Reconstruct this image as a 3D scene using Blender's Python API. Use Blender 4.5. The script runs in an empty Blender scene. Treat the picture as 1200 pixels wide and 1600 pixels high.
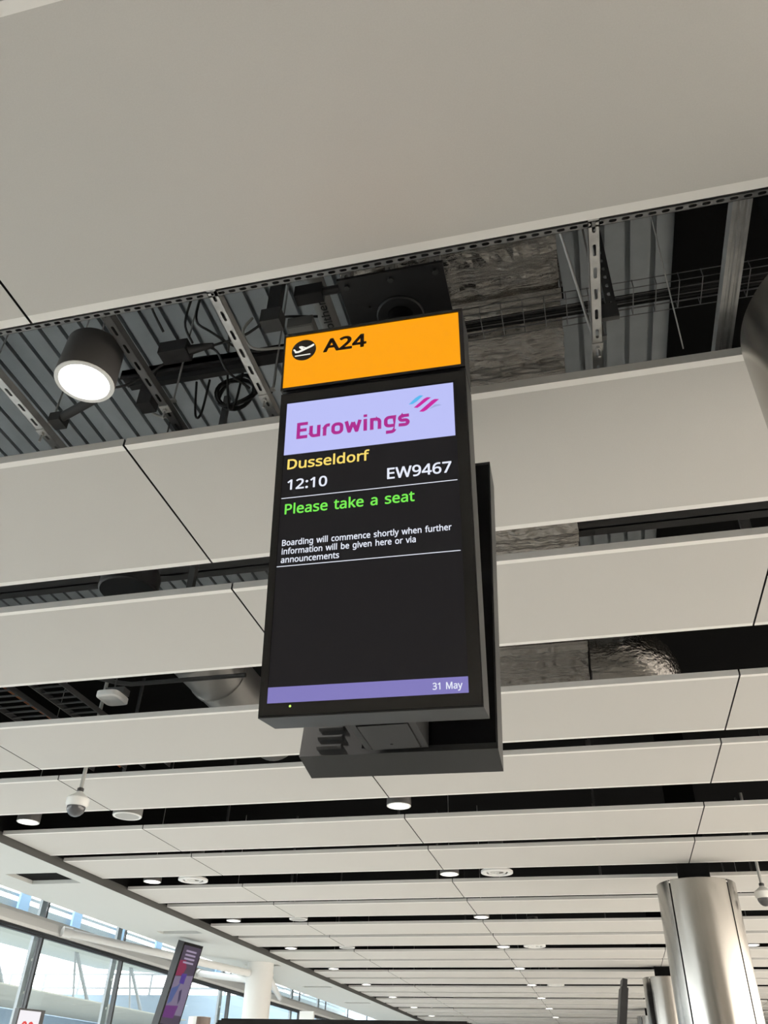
import bpy, math, random
from mathutils import Vector, Matrix
random.seed(7)
S = bpy.context.scene
COL = S.collection
EYE = 1.6                      # camera height above the floor
# ---------------------------------------------------------------- camera, world, exposure
R = ((0.97232854, 0.23212676, 0.02635118), (-0.11645568, 0.57938375, -0.80669235), (-0.20252233, 0.78130124, 0.59038384))
cd = bpy.data.cameras.new('camera'); cam = bpy.data.objects.new('camera', cd); COL.objects.link(cam)
cd.sensor_fit = 'AUTO'; cd.sensor_width = 36.0; cd.lens = 1255.443 / 1600 * 36.0
cd.clip_start = 0.05; cd.clip_end = 500
rt, dn, fw = Vector(R[0]), Vector(R[1]), Vector(R[2])
m3 = Matrix((rt, -dn, -fw)).transposed()
cam.matrix_world = Matrix.Translation((0, 0, EYE)) @ m3.to_4x4()
S.camera = cam
W = bpy.data.worlds.new('sky'); S.world = W; W.use_nodes = True
bg = W.node_tree.nodes['Background']
bg.inputs[0].default_value = (0.97, 0.98, 1.0, 1); bg.inputs[1].default_value = 2.4
S.view_settings.view_transform = 'Standard'; S.view_settings.look = 'None'
EXPO = 1.55
S.view_settings.exposure = EXPO; S.view_settings.gamma = 1.0; S.view_settings.use_curve_mapping = False
S.cycles.use_denoising = True
S.cycles.max_bounces = 10; S.cycles.diffuse_bounces = 6; S.cycles.glossy_bounces = 4
S.cycles.transparent_max_bounces = 12; S.cycles.sample_clamp_indirect = 6.0
LAMP_W = 14.0                  # watts per downlight

# ---------------------------------------------------------------- helpers
def mat(name, color, rough=0.5, metal=0.0, emit=None, estr=1.0, bump=0.0, bscale=40.0, spec=0.5, vary=0.0, vscale=3.0, stretch=None):
    m = bpy.data.materials.new(name); m.use_nodes = True
    nt = m.node_tree; b = nt.nodes['Principled BSDF']
    b.inputs['Base Color'].default_value = (*color, 1); b.inputs['Roughness'].default_value = rough
    b.inputs['Metallic'].default_value = metal; b.inputs['Specular IOR Level'].default_value = spec
    if emit: b.inputs['Emission Color'].default_value = (*emit, 1); b.inputs['Emission Strength'].default_value = estr
    if bump or vary:
        tc = nt.nodes.new('ShaderNodeTexCoord'); src = tc.outputs['Object']
        if stretch:
            mp = nt.nodes.new('ShaderNodeMapping'); mp.inputs['Scale'].default_value = stretch
            nt.links.new(src, mp.inputs[0]); src = mp.outputs[0]
    if bump:
        n = nt.nodes.new('ShaderNodeTexNoise'); n.inputs['Scale'].default_value = bscale; n.inputs['Detail'].default_value = 4
        nt.links.new(src, n.inputs['Vector'])
        bp = nt.nodes.new('ShaderNodeBump'); bp.inputs['Strength'].default_value = bump; bp.inputs['Distance'].default_value = 0.02
        nt.links.new(n.outputs['Fac'], bp.inputs['Height']); nt.links.new(bp.outputs[0], b.inputs['Normal'])
    if vary:
        n = nt.nodes.new('ShaderNodeTexNoise'); n.inputs['Scale'].default_value = vscale; n.inputs['Detail'].default_value = 5
        nt.links.new(src, n.inputs['Vector'])
        r = nt.nodes.new('ShaderNodeValToRGB')
        r.color_ramp.elements[0].position = 0.3; r.color_ramp.elements[1].position = 0.7
        r.color_ramp.elements[0].color = (*[c * (1 - vary) for c in color], 1)
        r.color_ramp.elements[1].color = (*[min(1, c * (1 + vary)) for c in color], 1)
        nt.links.new(n.outputs['Fac'], r.inputs[0]); nt.links.new(r.outputs[0], b.inputs['Base Color'])
    return m
def emat(name, color, s=1.0):
    return mat(name, (0.0, 0.0, 0.0), 0.35, 0, color, s / 2 ** EXPO, spec=0.3)     # screen luminance set against the exposure
def glass(name, tint, refl=0.08):
    m = bpy.data.materials.new(name); m.use_nodes = True; nt = m.node_tree; nt.nodes.clear()
    o = nt.nodes.new('ShaderNodeOutputMaterial'); mx = nt.nodes.new('ShaderNodeMixShader')
    t = nt.nodes.new('ShaderNodeBsdfTransparent'); t.inputs[0].default_value = (*tint, 1)
    g = nt.nodes.new('ShaderNodeBsdfGlossy'); g.inputs['Roughness'].default_value = 0.02
    mx.inputs[0].default_value = refl
    nt.links.new(t.outputs[0], mx.inputs[1]); nt.links.new(g.outputs[0], mx.inputs[2]); nt.links.new(mx.outputs[0], o.inputs[0])
    return m

# letter outlines (per mille of the em): advance, vertices, faces
GLYPHS = {
    '0': (384, "191 -7 121 10 72 59 43 137 33 240 37 313 49 373 69 422 99 458 140 480 191 487 262 471 312 422 341 344 351 240 347 169 335 108 314 59 284 23 243 1 191 44 237 56 268 92 286 154 291 240 286 326 268 388 237 424 191 437 145 424 115 388 98 326 92 240 98 154 115 93 145 56", "9 11 10,8 11 9,8 12 11,7 28 8,28 12 8,7 29 28,27 12 28,7 30 29,26 12 27,26 13 12,6 30 7,6 31 30,25 13 26,5 31 6,25 14 13,5 32 31,24 14 25,4 32 5,3 32 4,3 33 32,23 14 24,23 15 14,23 16 15,3 34 33,22 16 23,2 34 3,22 17 16,2 35 34,21 17 22,21 18 17,1 35 2,1 20 35,20 18 21,1 18 20,1 19 18,0 19 1"),
    '1': (384, "181 0 181 335 181 361 181 381 182 399 183 418 173 408 164 400 154 391 142 381 91 339 60 379 189 480 238 480 238 0", "11 13 12,11 5 13,5 14 13,11 6 5,4 14 5,11 7 6,11 8 7,3 14 4,11 9 8,2 14 3,11 10 9,1 14 2,0 14 1"),
    '2': (384, "32 0 32 49 158 176 191 210 219 240 241 268 257 296 266 324 269 355 263 390 246 415 219 431 185 436 152 433 123 424 96 409 69 390 38 430 68 452 102 470 141 482 185 486 245 478 291 452 320 412 330 359 326 322 314 288 296 256 271 224 241 190 207 155 107 56 107 54 349 54 349 0", "20 22 21,19 22 20,19 23 22,18 23 19,18 12 23,12 11 23,11 24 23,17 12 18,17 13 12,17 14 13,10 24 11,16 15 17,15 14 17,9 24 10,9 25 24,8 25 9,8 26 25,7 26 8,6 26 7,6 27 26,5 27 6,5 28 27,4 28 5,4 29 28,3 29 4,3 30 29,2 30 3,2 31 30,1 31 2,1 32 31,1 33 32,1 34 33,1 35 34,0 35 1"),
    '3': (384, "162 -7 126 -5 92 -1 60 7 30 19 30 75 62 61 95 51 130 45 163 43 218 49 256 68 277 98 284 138 275 176 249 202 206 217 150 222 103 222 103 273 150 273 202 279 240 298 263 326 271 363 265 394 247 417 219 432 183 437 147 434 117 425 89 412 62 396 33 437 62 455 96 471 137 483 183 486 248 478 294 453 322 415 331 367 324 324 304 290 273 267 232 253 232 250 282 237 318 214 339 179 346 136 341 97 326 62 302 33 266 11 220 -2", "36 38 37,35 38 36,35 39 38,34 39 35,33 39 34,33 28 39,28 27 39,27 40 39,32 31 33,31 30 33,30 29 33,29 28 33,26 40 27,25 40 26,25 41 40,24 41 25,24 42 41,23 42 24,22 42 23,22 43 42,21 43 22,21 44 43,20 44 21,18 20 19,18 44 20,18 45 44,18 46 45,18 47 46,18 17 47,17 48 47,16 48 17,15 48 16,15 49 48,14 49 15,14 50 49,13 50 14,12 50 13,12 51 50,11 51 12,11 52 51,4 6 5,10 52 11,10 53 52,4 7 6,4 8 7,9 53 10,4 9 8,4 53 9,4 54 53,3 54 4,3 55 54,2 55 3,1 55 2,1 0 55"),
    '4': (384, "244 0 244 109 14 109 14 159 240 482 301 482 301 162 371 162 371 109 301 109 301 0 72 162 244 162 244 313 244 345 245 372 246 396 247 419 244 419 238 406 231 392 223 378 216 367", "3 18 4,18 5 4,18 17 5,17 6 5,3 19 18,16 6 17,3 20 19,15 6 16,3 21 20,3 22 21,14 6 15,3 11 22,13 6 14,12 6 13,3 12 11,3 6 12,3 7 6,3 8 7,2 8 3,1 8 2,0 9 1,9 8 1,0 10 9"),
    '6': (384, "200 -7 157 -1 118 16 84 45 59 86 42 139 37 205 39 256 46 307 59 354 79 397 108 434 146 462 195 480 257 486 271 486 288 485 303 483 316 480 316 430 303 433 288 436 273 437 258 438 215 434 181 422 153 404 132 380 117 351 106 318 100 282 96 244 100 244 119 266 143 284 174 296 214 300 270 291 314 262 343 216 353 154 342 87 311 36 263 4 199 43 238 50 268 70 288 105 294 154 288 195 271 227 242 247 201 254 172 251 146 241 126 226 110 208 100 187 97 166 100 137 108 108 122 82 142 61 168 48", "13 15 14,13 16 15,13 17 16,13 18 17,12 18 13,12 20 18,20 19 18,11 23 12,23 22 12,22 21 12,21 20 12,11 24 23,11 25 24,10 25 11,10 26 25,10 27 26,9 27 10,9 28 27,8 28 9,8 29 28,8 30 29,7 30 8,35 37 36,34 37 35,34 38 37,33 38 34,7 31 30,32 52 33,52 38 33,52 51 38,51 39 38,6 31 7,32 53 52,32 54 53,50 39 51,6 32 31,6 54 32,6 55 54,49 39 50,6 56 55,49 40 39,6 57 56,5 57 6,48 40 49,5 58 57,5 59 58,47 40 48,47 41 40,4 59 5,4 60 59,4 61 60,46 41 47,46 42 41,3 61 4,3 62 61,45 42 46,3 63 62,44 42 45,3 44 63,2 44 3,2 42 44,2 43 42,1 43 2,1 0 43"),
    '7': (384, "91 0 288 426 30 426 30 480 351 480 351 434 156 0", "2 4 3,2 5 4,2 1 5,1 6 5,0 6 1"),
    '9': (384, "129 -7 114 -6 98 -5 82 -3 69 0 69 50 96 44 128 42 171 46 205 57 233 75 254 99 269 128 280 161 286 197 289 235 285 235 267 214 243 196 211 183 171 179 115 189 72 217 43 263 34 324 38 371 53 411 76 443 106 467 143 481 187 486 230 480 269 463 302 434 328 393 344 340 349 275 347 223 340 173 327 125 307 82 279 46 240 17 191 -1 184 226 214 229 240 239 261 254 276 272 286 292 289 314 287 342 278 371 264 397 244 418 218 432 187 437 149 430 119 409 99 374 92 325 98 284 115 252 143 232", "29 31 30,28 31 29,28 32 31,27 32 28,27 33 32,26 57 27,57 56 27,56 33 27,55 33 56,55 34 33,54 34 55,26 58 57,53 34 54,25 58 26,25 59 58,52 34 53,52 35 34,25 60 59,24 60 25,51 35 52,50 35 51,50 36 35,24 61 60,23 61 24,49 36 50,48 36 49,23 62 61,48 37 36,47 37 48,22 62 23,46 15 47,15 37 47,22 63 62,45 16 46,16 15 46,45 17 16,14 37 15,22 44 63,44 17 45,22 17 44,14 38 37,21 17 22,21 18 17,13 38 14,21 19 18,20 19 21,13 39 38,12 39 13,11 39 12,11 40 39,10 40 11,10 41 40,9 41 10,8 41 9,4 6 5,8 42 41,7 42 8,4 7 6,4 42 7,4 43 42,3 43 4,3 0 43,2 0 3,1 0 2"),
    ':': (180, "89 -9 74 -7 60 1 51 15 48 36 51 57 60 71 74 79 89 81 106 79 119 71 129 57 132 36 129 15 119 1 106 -7 89 278 74 281 60 289 51 303 48 324 51 345 60 359 74 367 89 369 106 367 119 359 129 345 132 324 129 303 119 289 106 281", "23 25 24,22 25 23,22 26 25,21 26 22,21 27 26,20 27 21,20 28 27,19 28 20,19 29 28,18 29 19,18 30 29,17 30 18,17 31 30,16 31 17,7 9 8,6 9 7,6 10 9,5 10 6,5 11 10,5 12 11,4 12 5,3 12 4,3 13 12,2 13 3,2 14 13,1 14 2,1 15 14,0 15 1"),
    'A': (429, "0 0 187 482 242 482 428 0 366 0 308 148 118 148 61 0 138 202 290 202 236 347 234 355 230 367 225 381 221 396 217 409 214 419 209 399 203 378 197 361 193 347", "0 2 1,0 16 2,16 3 2,0 17 16,15 3 16,14 3 15,0 18 17,13 3 14,12 3 13,0 19 18,11 3 12,0 20 19,10 3 11,0 8 20,9 3 10,0 6 8,6 9 8,6 5 9,5 3 9,0 7 6,4 3 5"),
    'B': (437, "65 0 65 480 202 480 281 473 338 453 373 417 384 361 378 322 361 290 332 268 293 255 293 251 322 244 348 234 369 218 386 197 397 170 400 136 389 79 356 36 303 9 234 0 126 275 214 275 266 280 299 295 316 320 322 354 315 388 294 411 258 424 205 428 126 428 126 51 222 51 276 57 311 76 330 105 336 141 329 175 310 202 274 219 218 225 126 225", "0 32 1,32 2 1,32 3 2,32 4 3,32 31 4,31 5 4,0 22 32,30 5 31,29 5 30,29 6 5,28 6 29,27 6 28,27 7 6,26 7 27,26 8 7,25 8 26,24 8 25,24 9 8,23 9 24,0 43 22,43 23 22,43 9 23,43 10 9,43 11 10,43 12 11,43 13 12,43 42 13,42 14 13,0 33 43,41 14 42,40 14 41,40 15 14,39 15 40,39 16 15,38 16 39,38 17 16,37 17 38,37 18 17,36 18 37,36 19 18,35 19 36,34 19 35,0 34 33,0 19 34,0 20 19,0 21 20"),
    'D': (490, "65 0 65 480 213 480 281 473 338 453 385 419 420 374 442 315 449 244 433 138 383 61 304 15 199 0 126 52 191 52 337 99 385 242 374 326 338 383 281 417 204 428 126 428", "0 21 1,21 2 1,21 3 2,21 4 3,21 20 4,20 5 4,0 13 21,19 5 20,19 6 5,18 6 19,17 6 18,17 7 6,16 7 17,16 8 7,16 9 8,15 9 16,15 10 9,14 10 15,14 11 10,0 14 13,0 11 14,0 12 11"),
    'E': (374, "65 0 65 480 333 480 333 426 126 426 126 277 321 277 321 224 126 224 126 53 333 53 333 0", "0 4 1,4 2 1,4 3 2,0 5 4,0 8 5,8 6 5,8 7 6,0 9 8,0 10 9,0 11 10"),
    'M': (609, "65 0 65 480 154 480 302 87 305 87 455 480 544 480 544 0 484 0 484 295 485 330 486 364 487 395 489 420 486 420 326 0 277 0 119 420 116 420 118 396 120 364 121 328 121 291 121 0", "0 18 1,18 2 1,18 17 2,17 3 2,4 14 5,14 6 5,14 13 6,13 7 6,0 19 18,16 3 17,4 15 14,12 7 13,0 20 19,11 7 12,0 21 20,10 7 11,9 7 10,0 22 21,8 7 9,0 23 22,16 4 3,16 15 4"),
    'P': (406, "65 0 65 480 192 480 273 470 329 443 361 398 372 338 368 300 354 264 330 233 294 208 245 192 181 187 126 187 126 0 126 238 174 238 234 244 276 261 301 290 310 336 302 376 280 405 242 422 187 428 126 428", "0 25 1,25 2 1,25 3 2,25 4 3,25 24 4,24 23 4,23 5 4,0 15 25,22 5 23,21 5 22,21 6 5,20 6 21,20 7 6,19 7 20,19 8 7,18 8 19,18 9 8,17 9 18,16 9 17,0 13 15,13 16 15,13 9 16,13 10 9,13 11 10,13 12 11,0 14 13"),
    'W': (625, "135 0 8 480 71 480 146 187 153 156 160 127 165 99 169 73 173 100 179 130 186 160 194 190 279 480 341 480 429 188 438 157 445 127 451 98 455 73 459 98 465 127 471 156 479 187 553 480 616 480 488 0 427 0 334 314 328 334 323 353 318 372 314 388 311 401 310 409 308 395 303 372 295 343 287 312 196 0", "0 2 1,0 3 2,11 13 12,11 33 13,33 14 13,22 24 23,22 25 24,11 34 33,32 14 33,31 14 32,11 35 34,30 14 31,11 36 35,29 14 30,28 14 29,11 37 36,27 14 28,26 14 27,11 38 37,10 38 11,26 15 14,21 25 22,0 4 3,9 38 10,26 16 15,20 25 21,0 5 4,8 38 9,0 6 5,26 17 16,19 25 20,7 38 8,0 7 6,18 25 19,26 18 17,0 38 7,26 25 18"),
    'a': (377, "144 -7 100 0 63 19 39 52 31 100 41 148 73 183 127 206 203 215 265 217 265 238 260 277 245 301 222 314 190 318 163 316 136 310 112 301 89 291 71 335 96 347 126 357 159 364 193 366 251 359 291 337 314 300 322 245 322 0 279 0 268 51 265 51 241 25 216 7 185 -3 158 41 200 47 234 66 256 98 264 144 264 176 211 174 154 167 118 152 98 130 92 99 97 73 110 55 132 44", "22 24 23,21 24 22,21 25 24,20 25 21,19 25 20,19 13 25,13 26 25,18 17 19,17 16 19,16 15 19,15 14 19,14 13 19,12 26 13,11 26 12,11 27 26,10 27 11,10 28 27,9 28 10,8 40 9,40 28 9,7 40 8,6 40 7,5 42 6,42 41 6,41 40 6,39 28 40,5 43 42,5 44 43,4 44 5,38 28 39,4 45 44,3 45 4,3 46 45,37 30 38,30 28 38,3 47 46,36 31 37,31 30 37,3 48 47,2 48 3,36 32 31,29 28 30,35 32 36,2 35 48,2 32 35,2 33 32,1 33 2,1 34 33,0 34 1"),
    'b': (413, "228 -7 189 -3 158 9 134 26 116 46 111 46 99 0 57 0 57 510 116 510 116 386 116 364 115 344 114 326 113 312 116 312 134 333 158 351 189 362 228 366 288 354 335 319 366 261 376 180 366 99 335 40 288 5 219 42 261 51 291 78 309 121 315 181 291 283 218 317 169 309 138 284 122 242 116 182 116 179 122 121 138 78 169 51", "7 9 8,7 10 9,7 11 10,18 20 19,7 12 11,17 20 18,17 21 20,16 21 17,7 13 12,15 33 16,33 21 16,7 14 13,33 22 21,15 34 33,32 22 33,7 15 14,7 36 15,36 35 15,35 34 15,31 22 32,31 23 22,7 37 36,7 38 37,30 23 31,30 24 23,7 39 38,29 24 30,7 40 39,29 25 24,28 25 29,7 5 40,5 41 40,27 25 28,5 4 41,4 27 41,7 6 5,3 27 4,3 25 27,3 26 25,2 26 3,1 26 2,1 0 26"),
    'c': (322, "201 -7 156 -2 117 13 83 38 58 73 42 120 37 178 42 238 59 286 85 322 119 347 160 362 206 367 233 365 259 361 282 355 300 347 282 298 265 304 244 310 224 314 204 315 125 281 98 179 105 121 124 79 156 53 201 44 229 46 253 50 274 57 294 65 294 13 275 4 254 -2 230 -5", "11 13 12,11 14 13,10 14 11,10 15 14,10 16 15,9 16 10,9 21 16,21 20 16,20 19 16,19 18 16,18 17 16,8 21 9,8 22 21,7 22 8,7 23 22,6 23 7,6 24 23,5 24 6,5 25 24,4 25 5,4 26 25,3 26 4,30 32 31,29 32 30,3 27 26,28 32 29,27 32 28,3 32 27,2 32 3,1 32 2,1 33 32,1 34 33,1 35 34,0 35 1"),
    'd': (413, "185 -7 124 5 77 40 47 98 37 179 47 261 78 319 125 355 185 367 223 363 254 351 278 334 297 314 301 314 300 324 299 339 297 355 297 367 297 510 356 510 356 0 308 0 300 48 297 48 278 27 254 9 223 -3 194 42 243 50 274 74 292 113 298 168 298 179 292 238 275 282 244 309 193 318 152 308 122 280 104 235 98 178 104 121 122 78 152 51", "17 19 18,17 20 19,7 9 8,16 20 17,7 10 9,6 10 7,15 20 16,6 11 10,14 20 15,6 36 11,36 12 11,13 20 14,5 37 6,37 36 6,35 12 36,35 13 12,35 34 13,34 33 13,33 20 13,5 38 37,5 39 38,4 39 5,32 20 33,4 40 39,3 40 4,31 20 32,3 41 40,30 20 31,3 42 41,29 20 30,2 42 3,2 43 42,28 22 29,22 20 29,2 27 43,27 23 28,23 22 28,27 24 23,21 20 22,2 24 27,1 24 2,1 25 24,1 26 25,0 26 1"),
    'e': (379, "210 -7 162 -2 120 14 85 40 59 76 42 122 37 177 42 232 57 279 81 316 112 344 151 361 196 367 239 362 276 347 305 322 327 290 340 250 345 204 345 169 98 169 107 115 129 76 165 52 213 44 245 45 274 50 301 58 328 69 328 17 301 6 274 -1 245 -5 99 216 283 216 277 257 262 290 234 311 195 318 158 312 129 291 109 259", "11 13 12,11 14 13,10 14 11,10 15 14,9 15 10,9 38 15,38 37 15,37 16 15,9 39 38,8 39 9,8 40 39,36 16 37,8 41 40,35 16 36,35 17 16,7 41 8,7 33 41,34 17 35,34 18 17,6 33 7,6 34 33,6 18 34,6 19 18,5 20 6,20 19 6,5 21 20,4 21 5,4 22 21,3 22 4,3 23 22,27 29 28,26 29 27,3 24 23,25 29 26,24 29 25,3 29 24,2 29 3,2 30 29,1 30 2,1 31 30,1 32 31,0 32 1"),
    'f': (231, "73 0 73 314 10 314 10 342 73 362 73 383 81 443 104 483 141 506 190 514 211 513 229 510 246 506 260 502 244 455 233 459 220 462 205 465 191 465 165 460 147 446 136 420 132 383 132 360 223 360 223 314 132 314 132 0", "8 10 9,8 11 10,8 12 11,7 12 8,7 13 12,7 16 13,16 15 13,15 14 13,6 19 7,19 18 7,18 17 7,17 16 7,6 20 19,6 21 20,5 21 6,5 22 21,5 23 22,4 23 5,3 23 4,3 24 23,3 25 24,2 25 3,1 25 2,0 26 1,26 25 1,0 27 26"),
    'g': (413, "195 -161 123 -155 65 -138 65 -84 125 -105 198 -112 240 -105 271 -85 291 -53 298 -11 298 3 298 13 298 27 299 39 300 48 297 48 251 7 185 -7 123 6 76 42 47 101 37 179 47 256 76 316 123 354 185 367 219 363 249 353 275 336 298 312 301 312 309 360 356 360 356 -6 346 -74 317 -122 267 -151 194 42 241 49 273 71 292 109 298 165 298 179 292 243 273 285 240 309 193 317 153 308 123 281 104 237 98 179 104 120 123 77 153 50", "24 26 25,24 27 26,30 32 31,30 33 32,23 27 24,23 28 27,23 46 28,46 29 28,23 47 46,45 29 46,22 47 23,45 30 29,45 44 30,44 43 30,43 33 30,22 48 47,22 49 48,21 49 22,42 33 43,21 50 49,20 50 21,41 33 42,20 51 50,40 33 41,20 52 51,39 14 40,14 33 40,19 52 20,19 53 52,38 14 39,19 37 53,37 15 38,15 14 38,37 16 15,13 33 14,18 37 19,18 16 37,12 33 13,11 33 12,10 33 11,18 17 16,9 33 10,9 34 33,8 34 9,7 34 8,7 35 34,2 4 3,6 35 7,2 5 4,5 35 6,2 35 5,2 36 35,1 36 2,1 0 36"),
    'h': (415, "57 0 57 510 116 510 116 361 115 335 113 310 117 310 137 334 164 352 195 362 229 366 287 358 328 335 352 294 361 234 361 0 302 0 302 230 282 295 222 317 171 309 139 283 122 242 116 186 116 0", "0 2 1,0 3 2,9 11 10,8 11 9,0 4 3,8 12 11,7 12 8,7 13 12,0 5 4,6 19 7,19 13 7,6 20 19,18 13 19,0 6 5,0 22 6,22 21 6,21 20 6,17 13 18,17 14 13,0 23 22,17 15 14,16 15 17,0 24 23"),
    'i': (173, "57 0 57 360 116 360 116 0 87 420 74 422 62 429 55 441 52 457 55 474 62 486 74 493 87 495 100 493 111 486 119 474 122 457 119 441 111 429 100 422", "11 13 12,10 13 11,10 14 13,9 14 10,9 15 14,8 15 9,8 16 15,7 16 8,7 17 16,6 17 7,6 18 17,5 18 6,5 19 18,4 19 5,0 2 1,0 3 2"),
    'k': (359, "57 0 57 510 116 510 116 244 115 231 115 216 114 199 113 185 116 185 121 192 128 201 136 211 144 221 152 231 158 238 273 360 343 360 197 206 353 0 281 0 156 168 116 132 116 0", "0 2 1,0 3 2,14 16 15,14 17 16,0 4 3,13 17 14,0 5 4,12 17 13,11 17 12,0 6 5,10 17 11,10 18 17,9 20 10,20 18 10,0 7 6,8 20 9,0 8 7,0 21 8,21 20 8,19 18 20,0 22 21"),
    'l': (173, "57 0 57 510 116 510 116 0", "0 2 1,0 3 2"),
    'm': (628, "57 0 57 360 105 360 113 311 117 311 137 336 162 353 192 363 223 367 293 352 333 306 336 306 358 333 386 352 418 363 452 367 505 359 543 335 566 295 574 234 574 0 515 0 515 232 497 296 442 317 397 309 367 287 350 250 345 199 345 0 286 0 286 232 268 296 212 317 166 309 137 283 121 242 116 187 116 0", "7 9 8,14 16 15,6 9 7,13 16 14,0 2 1,0 3 2,13 17 16,5 9 6,12 17 13,5 10 9,4 33 5,33 10 5,12 18 17,11 24 12,24 18 12,4 34 33,32 10 33,11 25 24,23 18 24,0 4 3,0 36 4,36 35 4,35 34 4,11 26 25,32 11 10,32 26 11,31 26 32,22 18 23,22 19 18,31 27 26,31 28 27,0 37 36,22 20 19,30 28 31,21 20 22,30 29 28,0 38 37"),
    'n': (415, "57 0 57 360 105 360 113 311 117 311 138 336 165 353 197 363 230 367 287 359 328 335 352 295 361 234 361 0 302 0 302 230 282 295 222 317 171 309 139 283 122 242 116 187 116 0", "7 9 8,6 9 7,0 2 1,0 3 2,6 10 9,5 10 6,4 10 5,4 17 10,17 11 10,4 18 17,16 11 17,0 4 3,0 20 4,20 19 4,19 18 4,15 11 16,15 12 11,0 21 20,15 13 12,14 13 15,0 22 21"),
    'o': (406, "202 -7 157 -1 117 15 84 42 58 79 42 125 37 181 48 260 82 318 135 355 204 367 250 361 290 345 324 318 349 282 365 236 370 181 359 101 325 42 271 6 203 42 251 52 283 80 303 123 309 181 303 238 283 281 251 308 203 317 155 308 123 281 104 238 98 181 104 123 123 80 156 52", "9 11 10,9 12 11,8 12 9,8 13 12,7 29 8,29 28 8,28 13 8,28 27 13,27 14 13,7 30 29,26 14 27,26 15 14,7 31 30,25 15 26,6 31 7,6 32 31,24 15 25,24 16 15,5 32 6,5 33 32,23 16 24,23 17 16,4 33 5,4 34 33,22 17 23,22 18 17,4 35 34,21 18 22,3 35 4,3 20 35,20 18 21,3 18 20,3 19 18,2 19 3,1 19 2,1 0 19"),
    'r': (278, "57 0 57 360 105 360 112 294 115 294 135 322 160 345 190 361 225 367 235 366 247 366 258 364 267 363 260 308 251 310 241 312 231 313 221 313 194 309 169 298 147 280 131 256 120 226 116 192 116 0", "7 9 8,7 10 9,7 11 10,7 12 11,7 13 12,6 13 7,0 2 1,0 3 2,5 16 6,16 15 6,15 14 6,14 13 6,4 18 5,18 17 5,17 16 5,4 19 18,4 20 19,0 4 3,0 22 4,22 21 4,21 20 4,0 23 22,0 24 23"),
    's': (322, "148 -7 113 -5 83 -1 57 7 35 16 35 70 59 60 87 50 118 43 149 41 188 45 214 55 229 72 234 94 233 107 227 118 217 129 200 140 177 151 146 164 113 177 86 191 64 206 48 223 38 244 34 271 44 312 72 342 115 360 169 367 201 365 231 360 258 353 284 343 264 296 241 304 216 312 191 317 165 318 133 315 110 307 95 293 91 275 93 261 99 249 111 239 129 229 153 219 183 206 215 193 242 180 263 165 279 147 288 126 291 99 282 53 253 20 207 0", "28 30 29,28 31 30,27 31 28,27 32 31,27 33 32,27 36 33,36 35 33,35 34 33,26 38 27,38 37 27,37 36 27,26 39 38,26 40 39,25 40 26,25 41 40,25 42 41,25 43 42,24 43 25,24 44 43,24 45 44,23 45 24,23 46 45,23 47 46,22 47 23,22 48 47,22 49 48,21 49 22,21 50 49,20 50 21,20 51 50,19 51 20,19 52 51,18 52 19,17 52 18,17 53 52,16 53 17,15 53 16,15 54 53,14 54 15,13 54 14,13 55 54,12 55 13,11 55 12,4 6 5,4 7 6,10 55 11,10 56 55,4 8 7,9 56 10,4 9 8,4 56 9,4 57 56,3 57 4,2 57 3,2 0 57,1 0 2"),
    't': (243, "167 -7 140 -4 115 3 94 16 77 37 65 66 62 105 62 314 11 314 11 343 62 366 86 443 121 443 121 360 225 360 225 314 121 314 121 106 125 77 137 57 155 46 177 42 191 42 205 44 218 46 228 49 228 4 216 0 201 -4 184 -6", "10 12 11,10 13 12,9 13 10,9 14 13,9 15 14,8 15 9,7 15 8,6 16 7,16 15 7,6 17 16,6 18 17,5 18 6,5 19 18,4 19 5,4 20 19,24 26 25,23 26 24,4 21 20,22 26 23,21 26 22,4 26 21,3 26 4,2 26 3,2 27 26,1 27 2,1 28 27,1 29 28,0 29 1"),
    'u': (415, "184 -7 127 1 86 25 61 65 53 124 53 360 113 360 113 128 133 64 193 42 243 51 276 76 293 117 299 173 299 360 358 360 358 0 310 0 301 48 298 48 277 23 250 6 218 -3", "4 6 5,4 7 6,13 15 14,13 16 15,12 16 13,4 8 7,3 8 4,11 16 12,10 18 11,18 16 11,2 8 3,2 9 8,9 19 10,19 18 10,9 20 19,17 16 18,2 20 9,1 20 2,1 21 20,1 22 21,0 22 1"),
    'v': (341, "136 0 0 360 63 360 140 148 145 132 151 115 157 97 162 80 166 65 169 52 171 52 175 65 179 81 184 98 190 116 196 133 201 148 278 360 341 360 204 0", "0 2 1,0 3 2,16 18 17,16 19 18,0 4 3,15 19 16,14 19 15,0 5 4,13 19 14,0 6 5,12 19 13,0 7 6,11 19 12,0 8 7,10 19 11,0 9 8,0 10 9,0 19 10"),
    'w': (528, "106 1 7 361 69 361 118 169 125 140 132 110 138 83 142 61 144 61 147 74 151 89 155 107 159 125 164 142 169 158 232 361 297 361 359 158 366 134 373 108 379 83 383 62 385 62 389 82 395 108 402 138 410 169 460 361 520 361 420 1 351 1 289 203 281 231 274 258 269 281 265 299 262 299 258 281 253 258 246 231 238 203 173 1", "0 2 1,0 3 2,14 16 15,14 36 16,36 35 16,35 17 16,26 28 27,26 29 28,14 37 36,34 17 35,14 38 37,33 17 34,14 39 38,32 17 33,31 17 32,14 40 39,30 17 31,14 41 40,0 4 3,25 29 26,13 41 14,30 18 17,12 41 13,0 5 4,24 29 25,30 19 18,11 41 12,0 6 5,30 20 19,23 29 24,10 41 11,9 41 10,0 7 6,30 21 20,22 29 23,8 41 9,30 22 21,30 29 22,0 8 7,0 41 8"),
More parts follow.
